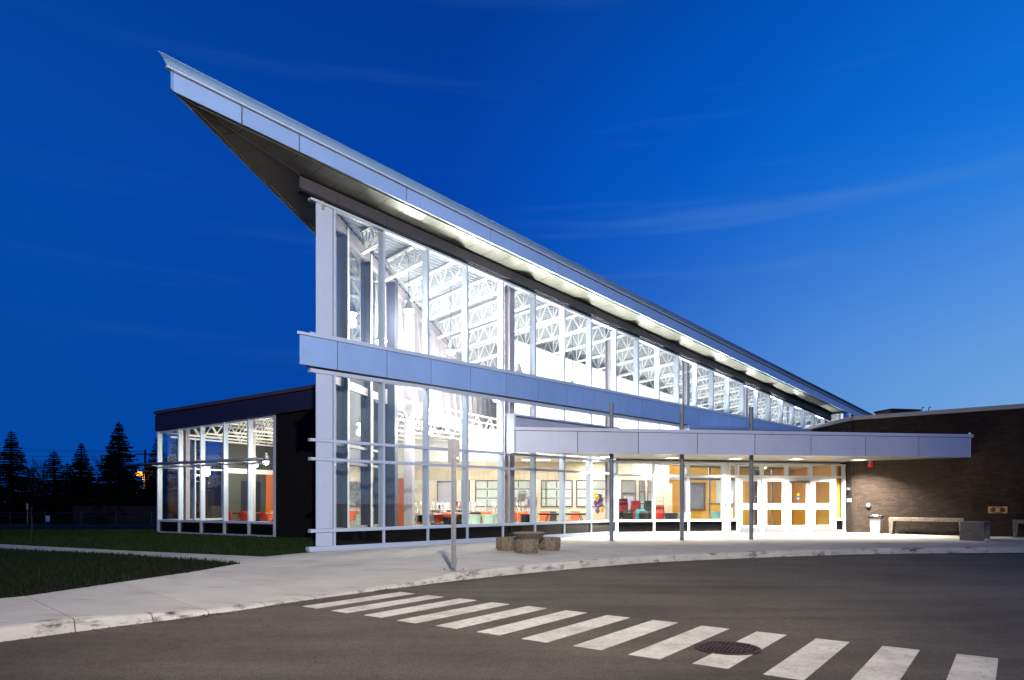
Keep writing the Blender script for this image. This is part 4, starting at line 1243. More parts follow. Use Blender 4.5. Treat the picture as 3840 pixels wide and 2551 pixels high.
# orange foyer walls
ow = thing('foyer_wall', 'bright orange painted wall behind the entrance doors', 'wall', (6.9, 31.6, 0))
om = MB()
om.obox((6.95, 31.6, 0), (1.0, 0, 0), (0, .12, 0), (0, 0, 2.95)); om.obox((7.95, 31.6, 0), (1.0, 0, 0), (0, .12, 0), (0, 0, .85)); om.obox((7.95, 31.6, 2.05), (1.0, 0, 0), (0, .12, 0), (0, 0, .9))
om.obox((8.95, 31.6, 0), (2.1, 0, 0), (0, .12, 0), (0, 0, 2.95)); om.obox((11.75, 31.6, 0), (1.5, 0, 0), (0, .12, 0), (0, 0, 2.95)); om.obox((11.05, 33.2, 0), (.8, 0, 0), (0, .12, 0), (0, 0, 2.95))
om.obox((11.05, 31.72, 0), (.1, 0, 0), (0, 1.5, 0), (0, 0, 2.95))
owo = om.build('plaster', MT['orange_wall'], ow)
MB().obox((6.86, 31.45, 0), (.14, 0, 0), (0, .15, 0), (0, 0, 2.95)).build('pilaster', MT['mauve_steel'], ow)
wf_ = MB()
for o0, s_ in (((7.95, 31.55, .80), (1.0, .14, .05)), ((7.95, 31.57, 2.05), (1.0, .1, .04)), ((7.95, 31.57, .85), (.05, .1, 1.2)), ((8.90, 31.57, .85), (.05, .1, 1.2))):
    wf_.obox(o0, (s_[0], 0, 0), (0, s_[1], 0), (0, 0, s_[2]))
wf_.build('hatch_frame', MT['wood_trim'], ow)
MB().obox((7.95, 31.75, .85), (1.0, 0, 0), (0, .02, 0), (0, 0, 1.2)).build('hatch_shutter', MT['mauve_steel'], ow)
MB().obox((6.95, 31.57, 2.20), (4.1, 0, 0), (0, .03, 0), (0, 0, .16)).build('wall_band', PL['cream'], ow)
MB().obox((9.05, 31.57, 1.08), (2.0, 0, 0), (0, .03, 0), (0, 0, .05)).build('chair_rail', MT['wood_trim'], ow)
for k in range(14):
    if k % 2 == 0 or True:
        for q, zz in enumerate((1.25, 1.85, 2.35)):
            if (k + q) % 2 == 0: MB().obox((9.45 + .07 * k, 31.585, zz + (.035 if k % 2 else 0)), (.035, 0, 0), (0, .015, 0), (0, 0, .035)).build('tile', MT['black'], owo)
MB().obox((9.45, 31.578, 1.1), (1.0, 0, 0), (0, .01, 0), (0, 0, 1.3)).build('tile_field', PL['cream'], owo)
rw = MB(); rw.obox((13.05, 27.4, 0), (.1, 0, 0), (0, 4.3, 0), (0, 0, 2.7))
tag(rw.build('side_wall', MT['orange_wall'], org=(13.05, 27.4, 0)), 'orange wall beside the rightmost entrance door', 'wall')
# inner vestibule screen
vs = thing('vestibule_screen', 'dark framed inner glass screen standing behind the entrance doors', 'glass screen', (8.4, 28.2, 0))
v2 = MB()
def VP(r, q, z=0.0):
    return Vector((7.0 + r * .93, 27.9 + r * .37 + q, z))
for r in (0, 1.3, 2.6, 3.6, 4.6, 5.6):
    frame_box(v2, VP, r - .035, r + .035, -.05, .05, .03, 2.70)
for z0, z1 in ((.03, .12), (2.10, 2.18), (2.62, 2.70)): 
    for r0, r1 in ((.04, 1.26), (1.34, 2.56), (2.64, 3.56), (3.64, 4.56), (4.64, 5.56)): frame_box(v2, VP, r0, r1, -.05, .05, z0, z1)
vf = v2.build('screen_frame', MT['mauve_steel'], vs)
for r0, r1 in ((.04, 1.26), (1.34, 2.56), (2.64, 3.56), (3.64, 4.56), (4.64, 5.56)):
    win_pieces(vf, VP, r0, r1, .01, .12, 2.10, MT['glass']); win_pieces(vf, VP, r0, r1, .01, 2.18, 2.62, MT['glass'])

# ------------------------------------------------------------------ lamps inside
def point(name, parent, loc, power, col, rad):
    ld = bpy.data.lights.new(name, 'POINT'); ld.energy = power; ld.color = col; ld.shadow_soft_size = rad
    o = bpy.data.objects.new(name, ld); COL.objects.link(o); o.parent = parent; o.location = loc
    return o
def pendant(p, ztop, label, power, grp, r=.17, up=0, col=(1.0, .95, .87)):
    t = thing('pendant_lamp', label, 'pendant lamp', p, grp)
    c = MB(); c.tube([(p[0], p[1], p[2] + .32), (p[0], p[1], ztop)], .008, 6); c.build('cable', MT['black'], t)
    MB().lathe([(.05, .34), (.06, .24), (.09, .22), (.10, .12), (r, .02), (r, 0)], 16, p).build('housing', MT['galv'], t)
    MB().lathe([(r * .9, 0.01), (r * .85, -.05), (r * .5, -.11), (.02, -.13)], 16, p, cap=True).build('globe', MT['lamp_on'], t, smooth=True)
    point('light', t, (0, 0, -.28), power, col, .14)
    if up:
        ld = bpy.data.lights.new('uplight', 'SPOT'); ld.energy = up; ld.color = (1.0, .96, .89); ld.spot_size = R(172); ld.spot_blend = .4; ld.shadow_soft_size = .2
        lo = bpy.data.objects.new('uplight', ld); COL.objects.link(lo); lo.parent = t; lo.location = (0, 0, .42); lo.rotation_euler = (R(180), 0, 0)
WARM = (1.0, .94, .84)
ordn = ['first', 'second', 'third', 'fourth', 'fifth', 'sixth', 'seventh', 'eighth']
HL = [(1.9, -.75, 5.6, 260), (5.2, -1.7, 6.0, 300)] + [(8.1 + 2.92 * q, -1.5, max(ZG(8.1 + 2.92 * q) - 2.2, 4.55), 235) for q in range(9)]
ordn += ['ninth', 'tenth', 'eleventh']
for k, (s, o_, z, w) in enumerate(HL):
    p = FP(s, o_, z)
    pendant(tuple(p), ZB(s, o_), ordn[k] + ' lit pendant lamp from the prow, hanging under the hall roof', w, 'pendant lamps in the hall', up=60)
for k, s in enumerate((12.0, 18.0, 24.0)):  # extra lamps added to brighten the roof deck behind the bulkhead
    p = FP(s, -5.0, ZB(s, -5) - 1.5)
    pendant(tuple(p), ZB(s, -5), ordn[k] + ' of three added lamps lighting the deck beyond the white bulkhead wall', 70, 'added lamps beyond the bulkhead')
for k, (s, o_, z, w, lb) in enumerate(((7.4, -3.3, 5.7, 540, 'added pendant lamp hanging in front of the leaning struts'), (11.0, -5.6, 5.5, 560, 'added pendant lamp hanging deep in the hall beside the leaning struts'), (3.4, -1.5, 6.9, 430, 'added pendant lamp hanging high inside the glass prow'),
                                 (4.4, -2.0, 3.7, 230, 'added pendant lamp hanging low inside the glass prow'), (6.6, -4.6, 3.75, 210, 'added pendant lamp hanging low below the white ring beam'))):
    p = FP(s, o_, z); pendant(tuple(p), ZB(s, o_), lb, w, 'pendant lamps in the hall')  # lamps added to brighten the prow, the struts and the first bays
for k, (r, q) in enumerate(((1.6, -3.2), (3.7, -2.0), (5.7, -1.3), (8.2, -4.2))):
    p = WP(r, q, 2.75); pendant(tuple(p), 4.35, ordn[k] + ' lit pendant lamp from the left, seen through the low wing windows', (130, 190, 220, 200)[k], 'pendant lamps in the wing', .14, col=(1.0, .90, .68))
# small floodlights added on the inner ledge of the metal band to light the eaves
for k in range(11):
    s = (1.0 + 2 * k) * BAY + BAY * .5
    p = FP(s, -.42, 5.22)
    t = thing('added_floodlight', ordn[k] + ' added small floodlight from the prow on the ledge behind the upper glass', 'floodlight', tuple(p), 'added floodlights along the glass ledge')
    frame_box(MB(), FP, s - .10, s + .10, -.50, -.34, 5.21, 5.25).build('foot', MT['galv'], t)
    frame_box(MB(), FP, s - .12, s + .12, -.48, -.36, 5.25, 5.33).build('housing', MT['galv'], t)
    frame_box(MB(), FP, s - .10, s + .10, -.47, -.37, 5.331, 5.336).build('lens', MT['lamp_on'], t)
    ld = bpy.data.lights.new('light', 'SPOT'); ld.energy = 640 * (ZG(s) - 5.0) ** 2 * (.12 if k == 0 else 1); ld.color = (1.0, .97, .90); ld.spot_size = R(78); ld.spot_blend = .35; ld.shadow_soft_size = .07
    lo = bpy.data.objects.new('light', ld); COL.objects.link(lo); lo.parent = t; lo.location = (0, 0, .16)
    lo.rotation_euler = Vector((N2.x * .62, N2.y * .62, .785)).to_track_quat('-Z', 'Y').to_euler()
# the ledge itself
tag(frame_box(MB(), FP, .3, 33, -.56, -.205, 5.16, 5.205).build('ledge', MT['steel_white'], hall))
def troffer(x, y, z, label, power, rz=0.0, col=WARM):
    t = thing('ceiling_light', label, 'ceiling light', (x, y, z), 'flat ceiling lights inside')
    rim = MB()
    for dx, dy, sx, sy in ((0, -.29, 1.2, .02), (0, .29, 1.2, .02), (-.59, 0, .02, .56), (.59, 0, .02, .56)): rim.box((x + dx, y + dy, z - .01), (sx, sy, .02))
    rim.build('trim', MT['white_frame'], t)
    MB().box((x, y, z - .006), (1.16, .56, .006)).build('diffuser', MT['troffer_on'], t)
    area_light('light', t, (0, 0, -.03), (1.1, .5), power, col)
for k, (x, y, z, w) in enumerate(((1.0, 28.4, 2.945, 120), (3.6, 29.0, 2.945, 120), (6.2, 29.5, 2.945, 110), (-2.4, 32.2, 2.87, 60), (-.2, 32.2, 2.87, 60))):
    troffer(x, y, z, ['flat ceiling light in front of the block wall near the long table', 'flat ceiling light in front of the block wall by the balloons', 'flat ceiling light above the stacked chairs',
                      'flat ceiling light in the office behind the mauve door', 'flat ceiling light in the office behind the left windows'][k], w)
for k, (x, y, z, w) in enumerate(((3.2, 32.4, 2.94, 130), (7.9, 28.9, 2.695, 60), (10.4, 29.6, 2.695, 60), (9.2, 33, 2.94, 40))):
    troffer(x, y, z, ['flat ceiling light in the bright office behind the right windows', 'flat ceiling light in the foyer above the bins', 'flat ceiling light in the foyer behind the doors', 'flat ceiling light at the back of the foyer'][k], w)

# ------------------------------------------------------------------ furniture behind the glass
def chair_proto():
    prof = [(.20, .415), (.17, .435), (.05, .43), (-.08, .425), (-.155, .44), (-.185, .49), (-.20, .58), (-.222, .70), (-.245, .80)]
    wd = [.17, .20, .21, .205, .195, .185, .20, .20, .17]
    sh = MB(); nx = 6
    for lay in (0, 1):
        for (y, z), w in zip(prof, wd):
            for i in range(nx + 1):
                u = i / nx * 2 - 1
                dish = .018 * (u * u)
                yy = y + (dish if z > .46 else 0); zz = z + (dish if z <= .46 else 0)
                sh.v.append((u * w, yy + (.010 if (lay and z > .46) else 0), zz + (.010 if (lay and z <= .46) else 0)))
    m = len(prof); st = m * (nx + 1)
    for lay in (0, 1):
        for j in range(m - 1):
            for i in range(nx):
                a = lay * st + j * (nx + 1) + i
                f = (a, a + 1, a + nx + 2, a + nx + 1)
                sh.f.append(f if lay else f[::-1])
    per = [i for i in range(nx + 1)] + [j * (nx + 1) + nx for j in range(1, m)] + [(m - 1) * (nx + 1) + i for i in range(nx - 1, -1, -1)] + [j * (nx + 1) for j in range(m - 2, 0, -1)]
    for k in range(len(per)):
        a, b = per[k], per[(k + 1) % len(per)]
        sh.f.append((a, b, b + st, a + st))
    legs = []
    for sx in (-1, 1):
        for y0, y1 in ((.12, .21), (-.12, -.23)):
            l = MB(); l.tube([(sx * .13, y0, .415), (sx * .17, (y0 + y1) / 2, .40), (sx * .20, y1, .012)], .011, 6); l.lathe([(.014, 0), (.014, .02)], 6, (sx * .20, y1, 0))
            legs.append(l)
    return sh, legs
SH, LEGS = chair_proto()
CH_MESH = {}
leg_meshes = [l.mesh('leg', MT['chrome'], smooth=True) for l in LEGS]
def chair(loc, rz, colour, label, group, flip=False, tilt=0.0):
    t = thing('school_chair', label, 'chair', loc, group)
    t.rotation_euler = (R(180) if flip else tilt, 0, rz)
    if colour not in CH_MESH: CH_MESH[colour] = SH.mesh('shell', PL[colour], smooth=True)
    put('shell', CH_MESH[colour], t)
    for m in leg_meshes: put('leg', m, t)
    return t
def stack(x, y, rz, cols, where, z=.03, dz=.082):
    n = len(cols)
    nm = {1: ['only'], 2: ['bottom', 'top'], 3: ['bottom', 'middle', 'top'], 4: ['bottom', 'second', 'third', 'top'], 5: ['bottom', 'second', 'third', 'fourth', 'top'],
          6: ['bottom', 'second', 'third', 'fourth', 'fifth', 'top'], 7: ['bottom', 'second', 'third', 'fourth', 'fifth', 'sixth', 'top'], 8: ['bottom', 'second', 'third', 'fourth', 'fifth', 'sixth', 'seventh', 'top']}[n]
    for k, c in enumerate(cols):
        dx, dy = math.sin(rz) * -.02 * k, math.cos(rz) * .02 * k
        chair((x + dx, y + dy, z + k * dz), rz + rnd.uniform(-.02, .02), c, '%s plastic chair, %s of %s' % (c, nm[k], where), 'stacked chairs behind the entrance glass')
stack(4.45, 27.45, .05, ['black', 'red', 'red', 'red', 'black', 'red', 'black'], 'the tallest stack behind the entrance glass')
stack(4.50, 26.75, .0, ['black', 'black'], 'the low stack in front of the tallest stack')
stack(4.98, 27.55, -.1, ['red', 'red', 'red', 'red', 'red', 'red'], 'the all red stack behind the entrance glass')
stack(5.05, 26.95, -.05, ['teal', 'teal'], 'the pair in front of the red stack')
stack(5.06, 26.35, 0, ['black'], 'the row nearest the entrance glass')
stack(5.50, 27.5, -.1, ['black', 'black', 'black', 'green', 'green', 'green'], 'the dark stack beside the red stack')
stack(5.80, 27.1, .1, ['red', 'red', 'black', 'red'], 'the short red stack beside the dark tub')

def table(x, y, rz, L, Wd, colm, label, z=.74):
    t = thing('folding_table', label, 'table', (x, y, .03), 'cafeteria tables')
    t.rotation_euler = (0, 0, rz)
    ORG[t.name] = Vector((0, 0, 0))
    MB().box((0, 0, z - .02), (L, Wd, .035)).build('table_top', colm, t)
    MB().box((0, 0, z - .05), (L - .04, Wd - .04, .022)).build('apron', MT['black'], t)
    for sx in (-1, 1):
        for sy in (-1, 1):
            b = MB(); b.tube([(sx * (L / 2 - .35), sy * (Wd / 2 - .08), z - .06), (sx * (L / 2 - .12), sy * (Wd / 2 - .06), 0)], .016, 6); b.build('leg', MT['black'], t)
    return t
TB = [(-2.95, 24.6, .9, 1.5, .75, PL['grey'], 'grey table carrying upturned chairs, nearest the big steel column'),
      (-2.05, 25.4, .85, 1.5, .75, PL['aqua'], 'pale blue table carrying upturned chairs beside an orange chair'),
      (-1.15, 26.0, .8, 1.6, .75, PL['orange'], 'orange topped table carrying upturned chairs by the mint tubs'),
      (-.25, 26.7, .8, 1.6, .75, PL['orange'], 'orange topped table below the grey stacked chairs'),
      (1.95, 25.6, .02, 1.9, .70, MT['black'], 'long black folding table with crossed legs below the block wall windows')]
for a in TB: table(*a)
orient = ['near left', 'near right', 'far left', 'far right']
fl_cols = [['grey', 'orange', 'black', 'orange'], ['orange', 'black', 'grey', 'orange'], ['orange', 'orange', 'aqua', 'red'], ['orange', 'lavender', 'orange', 'red']]
names_t = ['the grey table', 'the pale blue table', 'the orange table by the mint tubs', 'the orange table below the grey chairs']
for ti in range(4):
    x, y, rz = TB[ti][:3]
    for k, (dx, dy) in enumerate(((-.45, -.16), (.40, -.16), (-.40, .18), (.45, .18))):
        px, py = x + dx * math.cos(rz) - dy * math.sin(rz), y + dx * math.sin(rz) + dy * math.cos(rz)
        col_ = fl_cols[ti][k]
        chair((px, py, .77 + .445), rz + (0 if k < 2 else math.pi) + rnd.uniform(-.3, .3), col_, 'upturned %s chair at the %s end of %s' % (col_, orient[k], names_t[ti]), 'upturned chairs on the tables', flip=True)
for k, (x, y, rz, c, lb) in enumerate(((-3.35, 24.1, 2.2, 'orange', 'orange chair leaning close to the big steel column'), (-2.62, 23.75, -1.9, 'black', 'black chair in front of the grey table'),
        (-2.45, 24.45, 1.2, 'orange', 'orange chair turned sideways in front of the pale blue table'), (-1.35, 24.8, .2, 'black', 'black chair in front of the orange table by the mint tubs'),
        (-.95, 24.9, .1, 'orange', 'orange chair with its back to the glass beside the white cabinet'), (-.05, 25.6, .2, 'orange', 'orange chair beside the dark inner column'),
        (.45, 25.9, -.2, 'orange', 'orange chair behind the black bin'), (1.25, 26.3, 3.0, 'orange', 'orange chair at the left end of the long black table'), (1.55, 26.35, 3.2, 'black', 'black chair behind the long black table'),
        (2.35, 26.3, 2.6, 'orange', 'orange chair at the right end of the long black table'))):
    chair((x, y, .03), rz, c, lb, 'loose chairs in the cafeteria')
stack(.28, 26.1, .5, ['grey', 'grey'], 'the grey pair on the orange table', z=.78)
stack(.72, 26.5, .4, ['lavender', 'lavender'], 'the lavender pair behind the black bin', z=.55)
chair((-2.25, 26.15, .80), 2.4, 'red', 'red chair lying on top of the upturned chairs before the mauve door', 'loose chairs in the cafeteria', tilt=R(55))

for k, (r, q, nm_) in enumerate(((2.2, -2.6, 'behind the second wing window'), (4.6, -2.3, 'behind the fourth wing window'))):
    p = WP(r, q)
    table(p.x, p.y, math.atan2(WD.y, WD.x), 1.6, .75, PL['red'] if k == 0 else PL['cream'], ('dark red' if k == 0 else 'cream') + ' topped table ' + nm_)
    for j_, (dx, dy, rz_, c_) in enumerate(((-.45, -.62, 0, 'red'), (.4, -.6, .15, 'red' if k == 0 else 'black'), (.2, .62, math.pi, 'orange'))):
        a_ = math.atan2(WD.y, WD.x); px, py = p.x + dx * math.cos(a_) - dy * math.sin(a_), p.y + dx * math.sin(a_) + dy * math.cos(a_)
        chair((px, py, .03), a_ + rz_, c_, '%s chair %s the table %s' % (c_, ['at the near left of', 'at the near right of', 'on the far side of'][j_], nm_), 'chairs at the wing tables')
def tub(x, y, r0, r1, h, m, label, rim=True, z=.03, cat_='tub'):
    t = thing('plastic_tub', label, cat_, (x, y, z), 'tubs and bins behind the glass')
    MB().lathe([(r0, 0), (r1, h), (r1 - .015, h), (r0 - .012, .02)], 20, (x, y, z)).build('body', m, t)
    MB().lathe([(r1, h - .03), (r1 + .018, h - .03), (r1 + .018, h + .004), (r1 - .012, h + .004)], 20, (x, y, z), cap=False).build('rim', m, t)
    return t
tub(-1.35, 23.9, .20, .26, .72, PL['mint'], 'mint green tub with a rim, left of the pair behind the glass')
tub(-.82, 24.2, .20, .26, .72, PL['mint'], 'mint green tub with a rim, right of the pair behind the glass')
tub(.50, 24.35, .16, .20, .72, MT['gloss_black'], 'black lined bin beside the dark inner column', cat_='bin')
tub(6.25, 26.8, .20, .26, .72, mat('dark_tub', (.02, .025, .045), .35), 'dark blue tub beside the short red chair stack')
tub(6.80, 26.9, .20, .25, .74, PL['mint'], 'mint green tub behind the second canopy post')
tub(9.0, 29.9, .2, .25, .74, PL['aqua'], 'pale green tub behind the vestibule screen')
cb = thing('white_cabinet', 'low white cabinet standing behind the glass beside an orange chair', 'cabinet', (-.55, 24.9, .03))
MB().box((-.55, 24.9, .40), (.36, .40, .74), .7).build('body', PL['cream'], cb); MB().box((-.55, 24.9, .785), (.40, .44, .03), .7).build('top', MT['white_paper'], cb)
bb = thing('black_trolley', 'black box trolley with a dark red top behind the sign post', 'trolley', (-2.15, 23.7, .03))
MB().box((-2.15, 23.7, .36), (.34, .34, .62), .7).build('body', MT['gloss_black'], bb); MB().box((-2.15, 23.7, .72), (.36, .36, .09), .7).build('top', PL['red'], bb)
ck = thing('counter', 'black serving counter seen through the first glass bay', 'counter', (-2.6, 27.6, .03))
MB().box((-2.6, 27.9, .42), (1.4, .5, .80)).build('body', MT['gloss_black'], ck); MB().box((-2.6, 27.9, .84), (1.46, .56, .04)).build('counter_top', MT['black'], ck)
mwv = thing('microwave', 'small white microwave on the black counter', 'microwave', (-2.8, 27.9, .86))
MB().box((-2.8, 27.9, 1.0), (.46, .34, .26)).build('case', MT['white_frame'], mwv); MB().box((-2.86, 27.725, 1.0), (.28, .012, .18)).build('door', MT['gloss_black'], mwv)
# balloons
bl_t = [(0, 0, 'purple'), (-.10, .17, 'yellow'), (-.13, -.02, 'purple'), (.06, .09, 'purple'), (-.14, .30, 'yellow'), (.05, -.13, 'purple'), (-.06, -.34, 'purple'), (.10, -.30, 'yellow'), (.02, .24, 'purple'), (.02, -.22, 'purple')]
for k, (dx, dz, c) in enumerate(bl_t):
    x, y, z = 3.58 + dx, 28.0 + rnd.uniform(-.08, .08), 1.18 + dz
    b = MB(); pr_ = [(.005, -.135), (.03, -.12), (.07, -.08), (.10, -.02), (.108, .03), (.09, .085), (.05, .12), (.01, .132)]
    b.lathe(pr_, 16, (x, y, z)); b.lathe([(.014, -.15), (.004, -.13)], 8, (x, y, z))
    tag(b.build('balloon', PL[c], smooth=True, org=(x, y, z - .15)), ['purple balloon at the centre of the bunch', 'yellow balloon below the topmost one of the bunch', 'purple balloon at the left of the bunch middle', 'purple balloon right above the bunch centre',
         'topmost yellow balloon of the bunch', 'purple balloon just below right of the bunch centre', 'lowest purple balloon of the bunch', 'lowest yellow balloon of the bunch', 'topmost purple balloon of the bunch', 'purple balloon above the lowest pair of the bunch'][k], 'balloon', 'bunch of party balloons')
# notices and posters
nt_ = MB().obox((9.55, 31.555, 1.32), (.30, 0, 0), (0, .012, 0), (0, 0, .38)); tag(nt_.build('notice', MT['white_paper'], org=(9.55, 31.56, 1.3)), 'white paper notice on the orange foyer wall', 'notice')
po = thing('poster', 'poster with a pale portrait hanging behind the narrow side light', 'poster', GP(4.78, -.25, 1.18))
frame_box(MB(), GP, 4.67, 4.90, -.26, -.25, 1.16, 1.62).build('sheet', PL['cream'], po)
f_ = MB(); 
def disc(mb, fn, a, q, z, ra, rz_, n=18):
    pts = [fn(a + ra * math.cos(2 * math.pi * t / n), q, z + rz_ * math.sin(2 * math.pi * t / n)) for t in range(n)]
    mb.add(pts, [tuple(range(n))])
disc(f_, GP, 4.79, -.246, 1.34, .065, .10); f_.build('face', PL['skin'], po)
h_ = MB(); disc(h_, GP, 4.78, -.243, 1.44, .075, .055); h_.build('hair', MT['wood_trim'], po)
po2 = thing('poster', 'yellow and white poster low behind the narrow side light', 'poster', GP(4.78, -.25, .56))
frame_box(MB(), GP, 4.67, 4.90, -.26, -.25, .56, .95).build('sheet', MT['white_paper'], po2)
s2 = MB(); disc(s2, GP, 4.78, -.246, .74, .10, .13); s2.build('sun_shape', PL['yellow'], po2)
MB_ = frame_box(MB(), GP, 4.66, 4.91, -.27, -.25, .98, 1.14); tag(MB_.build('dark_ledge', MT['wood_trim'], org=GP(4.66, -.25, .98)), 'dark ledge between the two posters behind the side light', 'ledge')

# ------------------------------------------------------------------ things on the sidewalk and the walls
def octo(r, z, c, a0): return [(c[0] + r * math.cos(a0 + k * math.pi / 4), c[1] + r * math.sin(a0 + k * math.pi / 4), z) for k in range(8)]
def planter(x, y, r, h, label):
    t = thing('octagonal_planter', label, 'planter', (x, y, 0), 'octagonal stone planters')
    MB().lathe([(r * .91, 0), (r * .91, .045)], 8, (x, y, 0), R(22.5)).build('foot', MT['aggregate'], t)
    b = MB(); b.lathe([(r * .98, .05), (r, .07), (r, h - .015), (r * .985, h), (r * .80, h), (r * .79, h - .06)], 8, (x, y, 0), R(22.5))
    b.build('bowl', MT['aggregate'], t)
    MB().lathe([(r * .795, h - .065), (r * .795, h - .055)], 8, (x, y, 0), R(22.5)).build('soil', MT['soil'], t)
planter(.36, 15.98, .285, .315, 'octagonal stone planter in front of the round stone table')
planter(-.13, 16.95, .29, .32, 'octagonal stone planter at the left of the round stone table')
planter(.93, 16.95, .29, .32, 'octagonal stone planter at the right of the round stone table')
tb = thing('stone_table', 'round dish-shaped stone table between three octagonal planters', 'stone table', (.42, 16.6, 0))
MB().lathe([(.17, 0), (.17, .12), (.20, .20)], 16, (.42, 16.62, 0)).build('pedestal', MT['aggregate'], tb)
MB().lathe([(.20, .20), (.26, .26), (.375, .41), (.392, .425), (.395, .45), (.38, .462), (.34, .455), (.10, .43)], 16, (.42, 16.62, 0)).build('dish', MT['aggregate'], tb)

def bench(p, d, L, dep, h, label, m):
    d = Vector(d).normalized(); n = Vector((-d.y, d.x)); p = Vector(p)
    t = thing('stone_bench', label, 'bench', (p.x, p.y, 0), 'exposed aggregate benches')
    def S(a, b, z): q = p + d * a + n * b; return Vector((q.x, q.y, z))
    MB().hexa([S(0, 0, h - .13), S(L, 0, h - .13), S(L, dep, h - .13), S(0, dep, h - .13), S(0, 0, h), S(L, 0, h), S(L, dep, h), S(0, dep, h)]).build('seat', m, t, bevel=.012)
    for a0, a1, b0, b1 in ((.0, .16, .02, .12), (L - .16, L, L - .12, L - .02)):
        MB().hexa([S(b0, .015, 0), S(b1, .015, 0), S(b1, dep - .015, 0), S(b0, dep - .015, 0), S(a0 + .003, .003, h - .132), S(a1, .003, h - .132), S(a1, dep - .003, h - .132), S(a0 + .003, dep - .003, h - .132)]).build('leg', m, t, bevel=.01)
bench((13.98, 25.35), BD, 2.35, .48, .62, 'long stone bench against the lit brick wall beside the bin', MT['aggregate'])
bench((14.0, 21.35), (.645, .765), 1.7, -.62, .56, 'stone bench standing end-on in front of the brick wall', MT['aggregate_grey'])
bench((16.75, 22.85), BD, 2.2, .48, .60, 'stone bench at the right edge below the brass plate', MT['aggregate_grey'])

bn = thing('litter_bin', 'pale grey litter bin with a black bag beside the long bench', 'litter bin', (13.72, 25.72, 0))
a_b = math.atan2(BD.y, BD.x)
bx = MB(); c_, s_ = math.cos(a_b), math.sin(a_b)
def rect(hx, hy, z): return [(13.72 + dx * c_ - dy * s_, 25.72 + dx * s_ + dy * c_, z) for dx, dy in ((-hx, -hy), (hx, -hy), (hx, hy), (-hx, hy))]
bx.hexa(rect(.16, .16, 0) + rect(.19, .19, .58)); bx.build('body', mat('bin_grey', (.45, .44, .42), .45, 0, .06, 5), bn, bevel=.015)
bg_ = MB()
ringn = 24; lay = [(.193, .54, 0), (.205, .58, .004), (.212, .63, .008), (.216, .675, .003), (.20, .69, .004), (.17, .66, .01)]
for hw, z, jit in lay:
    for k in range(ringn):
        a = k / ringn * 2 * math.pi; u = max(abs(math.cos(a)), abs(math.sin(a))); dx, dy = hw * math.cos(a) / u, hw * math.sin(a) / u
        dx += rnd.uniform(-jit, jit); dy += rnd.uniform(-jit, jit)
        bg_.v.append((13.72 + dx * c_ - dy * s_, 25.72 + dx * s_ + dy * c_, z + rnd.uniform(-jit, jit) * (2 if z < .56 else 1)))
for j in range(len(lay) - 1):
    for k in range(ringn): bg_.f.append((j * ringn + k, j * ringn + (k + 1) % ringn, (j + 1) * ringn + (k + 1) % ringn, (j + 1) * ringn + k))
bg_.f.append(tuple(range((len(lay) - 1) * ringn, len(lay) * ringn)))
bg_.build('bin_bag', MT['gloss_black'], bn)

# sign seen from behind
sx, sy = -1.02, 11.95
sg_ = thing('road_sign', 'road sign seen from behind on a perforated steel post', 'road sign', (sx, sy, 0))
pm = MB()
for dx in (-.028, .028): pm.box((sx + dx, sy, 1.17), (.006, .034, 2.26))
pm.box((sx, sy - .019, 1.17), (.050, .005, 2.26)); pm.box((sx - .036, sy - .02, 1.17), (.014, .005, 2.26)); pm.box((sx + .036, sy - .02, 1.17), (.014, .005, 2.26))
post = pm.build('post', MT['sign_steel'], sg_)
hm = MB()
for k in range(56): hm.lathe([(.0055, 0), (.0055, .001)], 8, (0, 0, 0))
hl = MB()
for k in range(54):
    z = .12 + k * .04
    pts = [(sx - .014 + .0075 * math.cos(t * math.pi / 4), sy - .0225, z + .0075 * math.sin(t * math.pi / 4)) for t in range(8)]
    hl.add(pts, [tuple(range(8))])
tag(hl.build('perforations', MT['black'], sg_), kind='stuff')
pl_ = MB(); nseg = 5; w_, h0, h1, rr = .104, 1.87, 2.29, .03
out = []
for cx, cz, a0 in ((sx + w_ - rr, h1 - rr, 0), (sx - w_ + rr, h1 - rr, 90), (sx - w_ + rr, h0 + rr, 180), (sx + w_ - rr, h0 + rr, 270)):
    for k in range(nseg + 1): out.append((cx + rr * math.cos(R(a0 + 90 * k / nseg)), cz + rr * math.sin(R(a0 + 90 * k / nseg))))
n_ = len(out)
pl_.add([(x, sy + .020, z) for x, z in out] + [(x, sy + .023, z) for x, z in out], [tuple(range(n_))[::-1], tuple(range(n_, 2 * n_))] + [(k, (k + 1) % n_, n_ + (k + 1) % n_, n_ + k) for k in range(n_)])
pl_.build('sign_plate', mat('sign_back', (.20, .20, .235), .45, .4, .06, 6), sg_)
stk = MB().box((sx + .068, sy + .017, 1.955), (.05, .003, .072)); stk_o = stk.build('sticker', mat('sticker_green', (.03, .25, .15), .5), sg_)
MB().box((sx + .068, sy + .0145, 1.965), (.042, .002, .045)).build('sticker_print', MT['white_paper'], stk_o)
bp_ = MB(); bp_.box((sx, sy, .006), (.07, .10, .012))
for sgn in (-1, 1): bp_.obox((sx + sgn * .03, sy - .025, .0), (sgn * .16, 0, .012), (0, .05, 0), (0, 0, .008))
bpo = bp_.build('base_plate', MT['sign_steel'], sg_)
for sgn in (-1, 1):
    MB().lathe([(.013, 0), (.013, .012), (.007, .013), (.007, .034)], 8, (sx + sgn * .165, sy, .012)).build('bolt', MT['sign_steel'], bpo)
MB().bar((sx + .03, sy, .0), (sx + .055, sy, .20), .012, .012).build('brace', MT['sign_steel'], sg_)

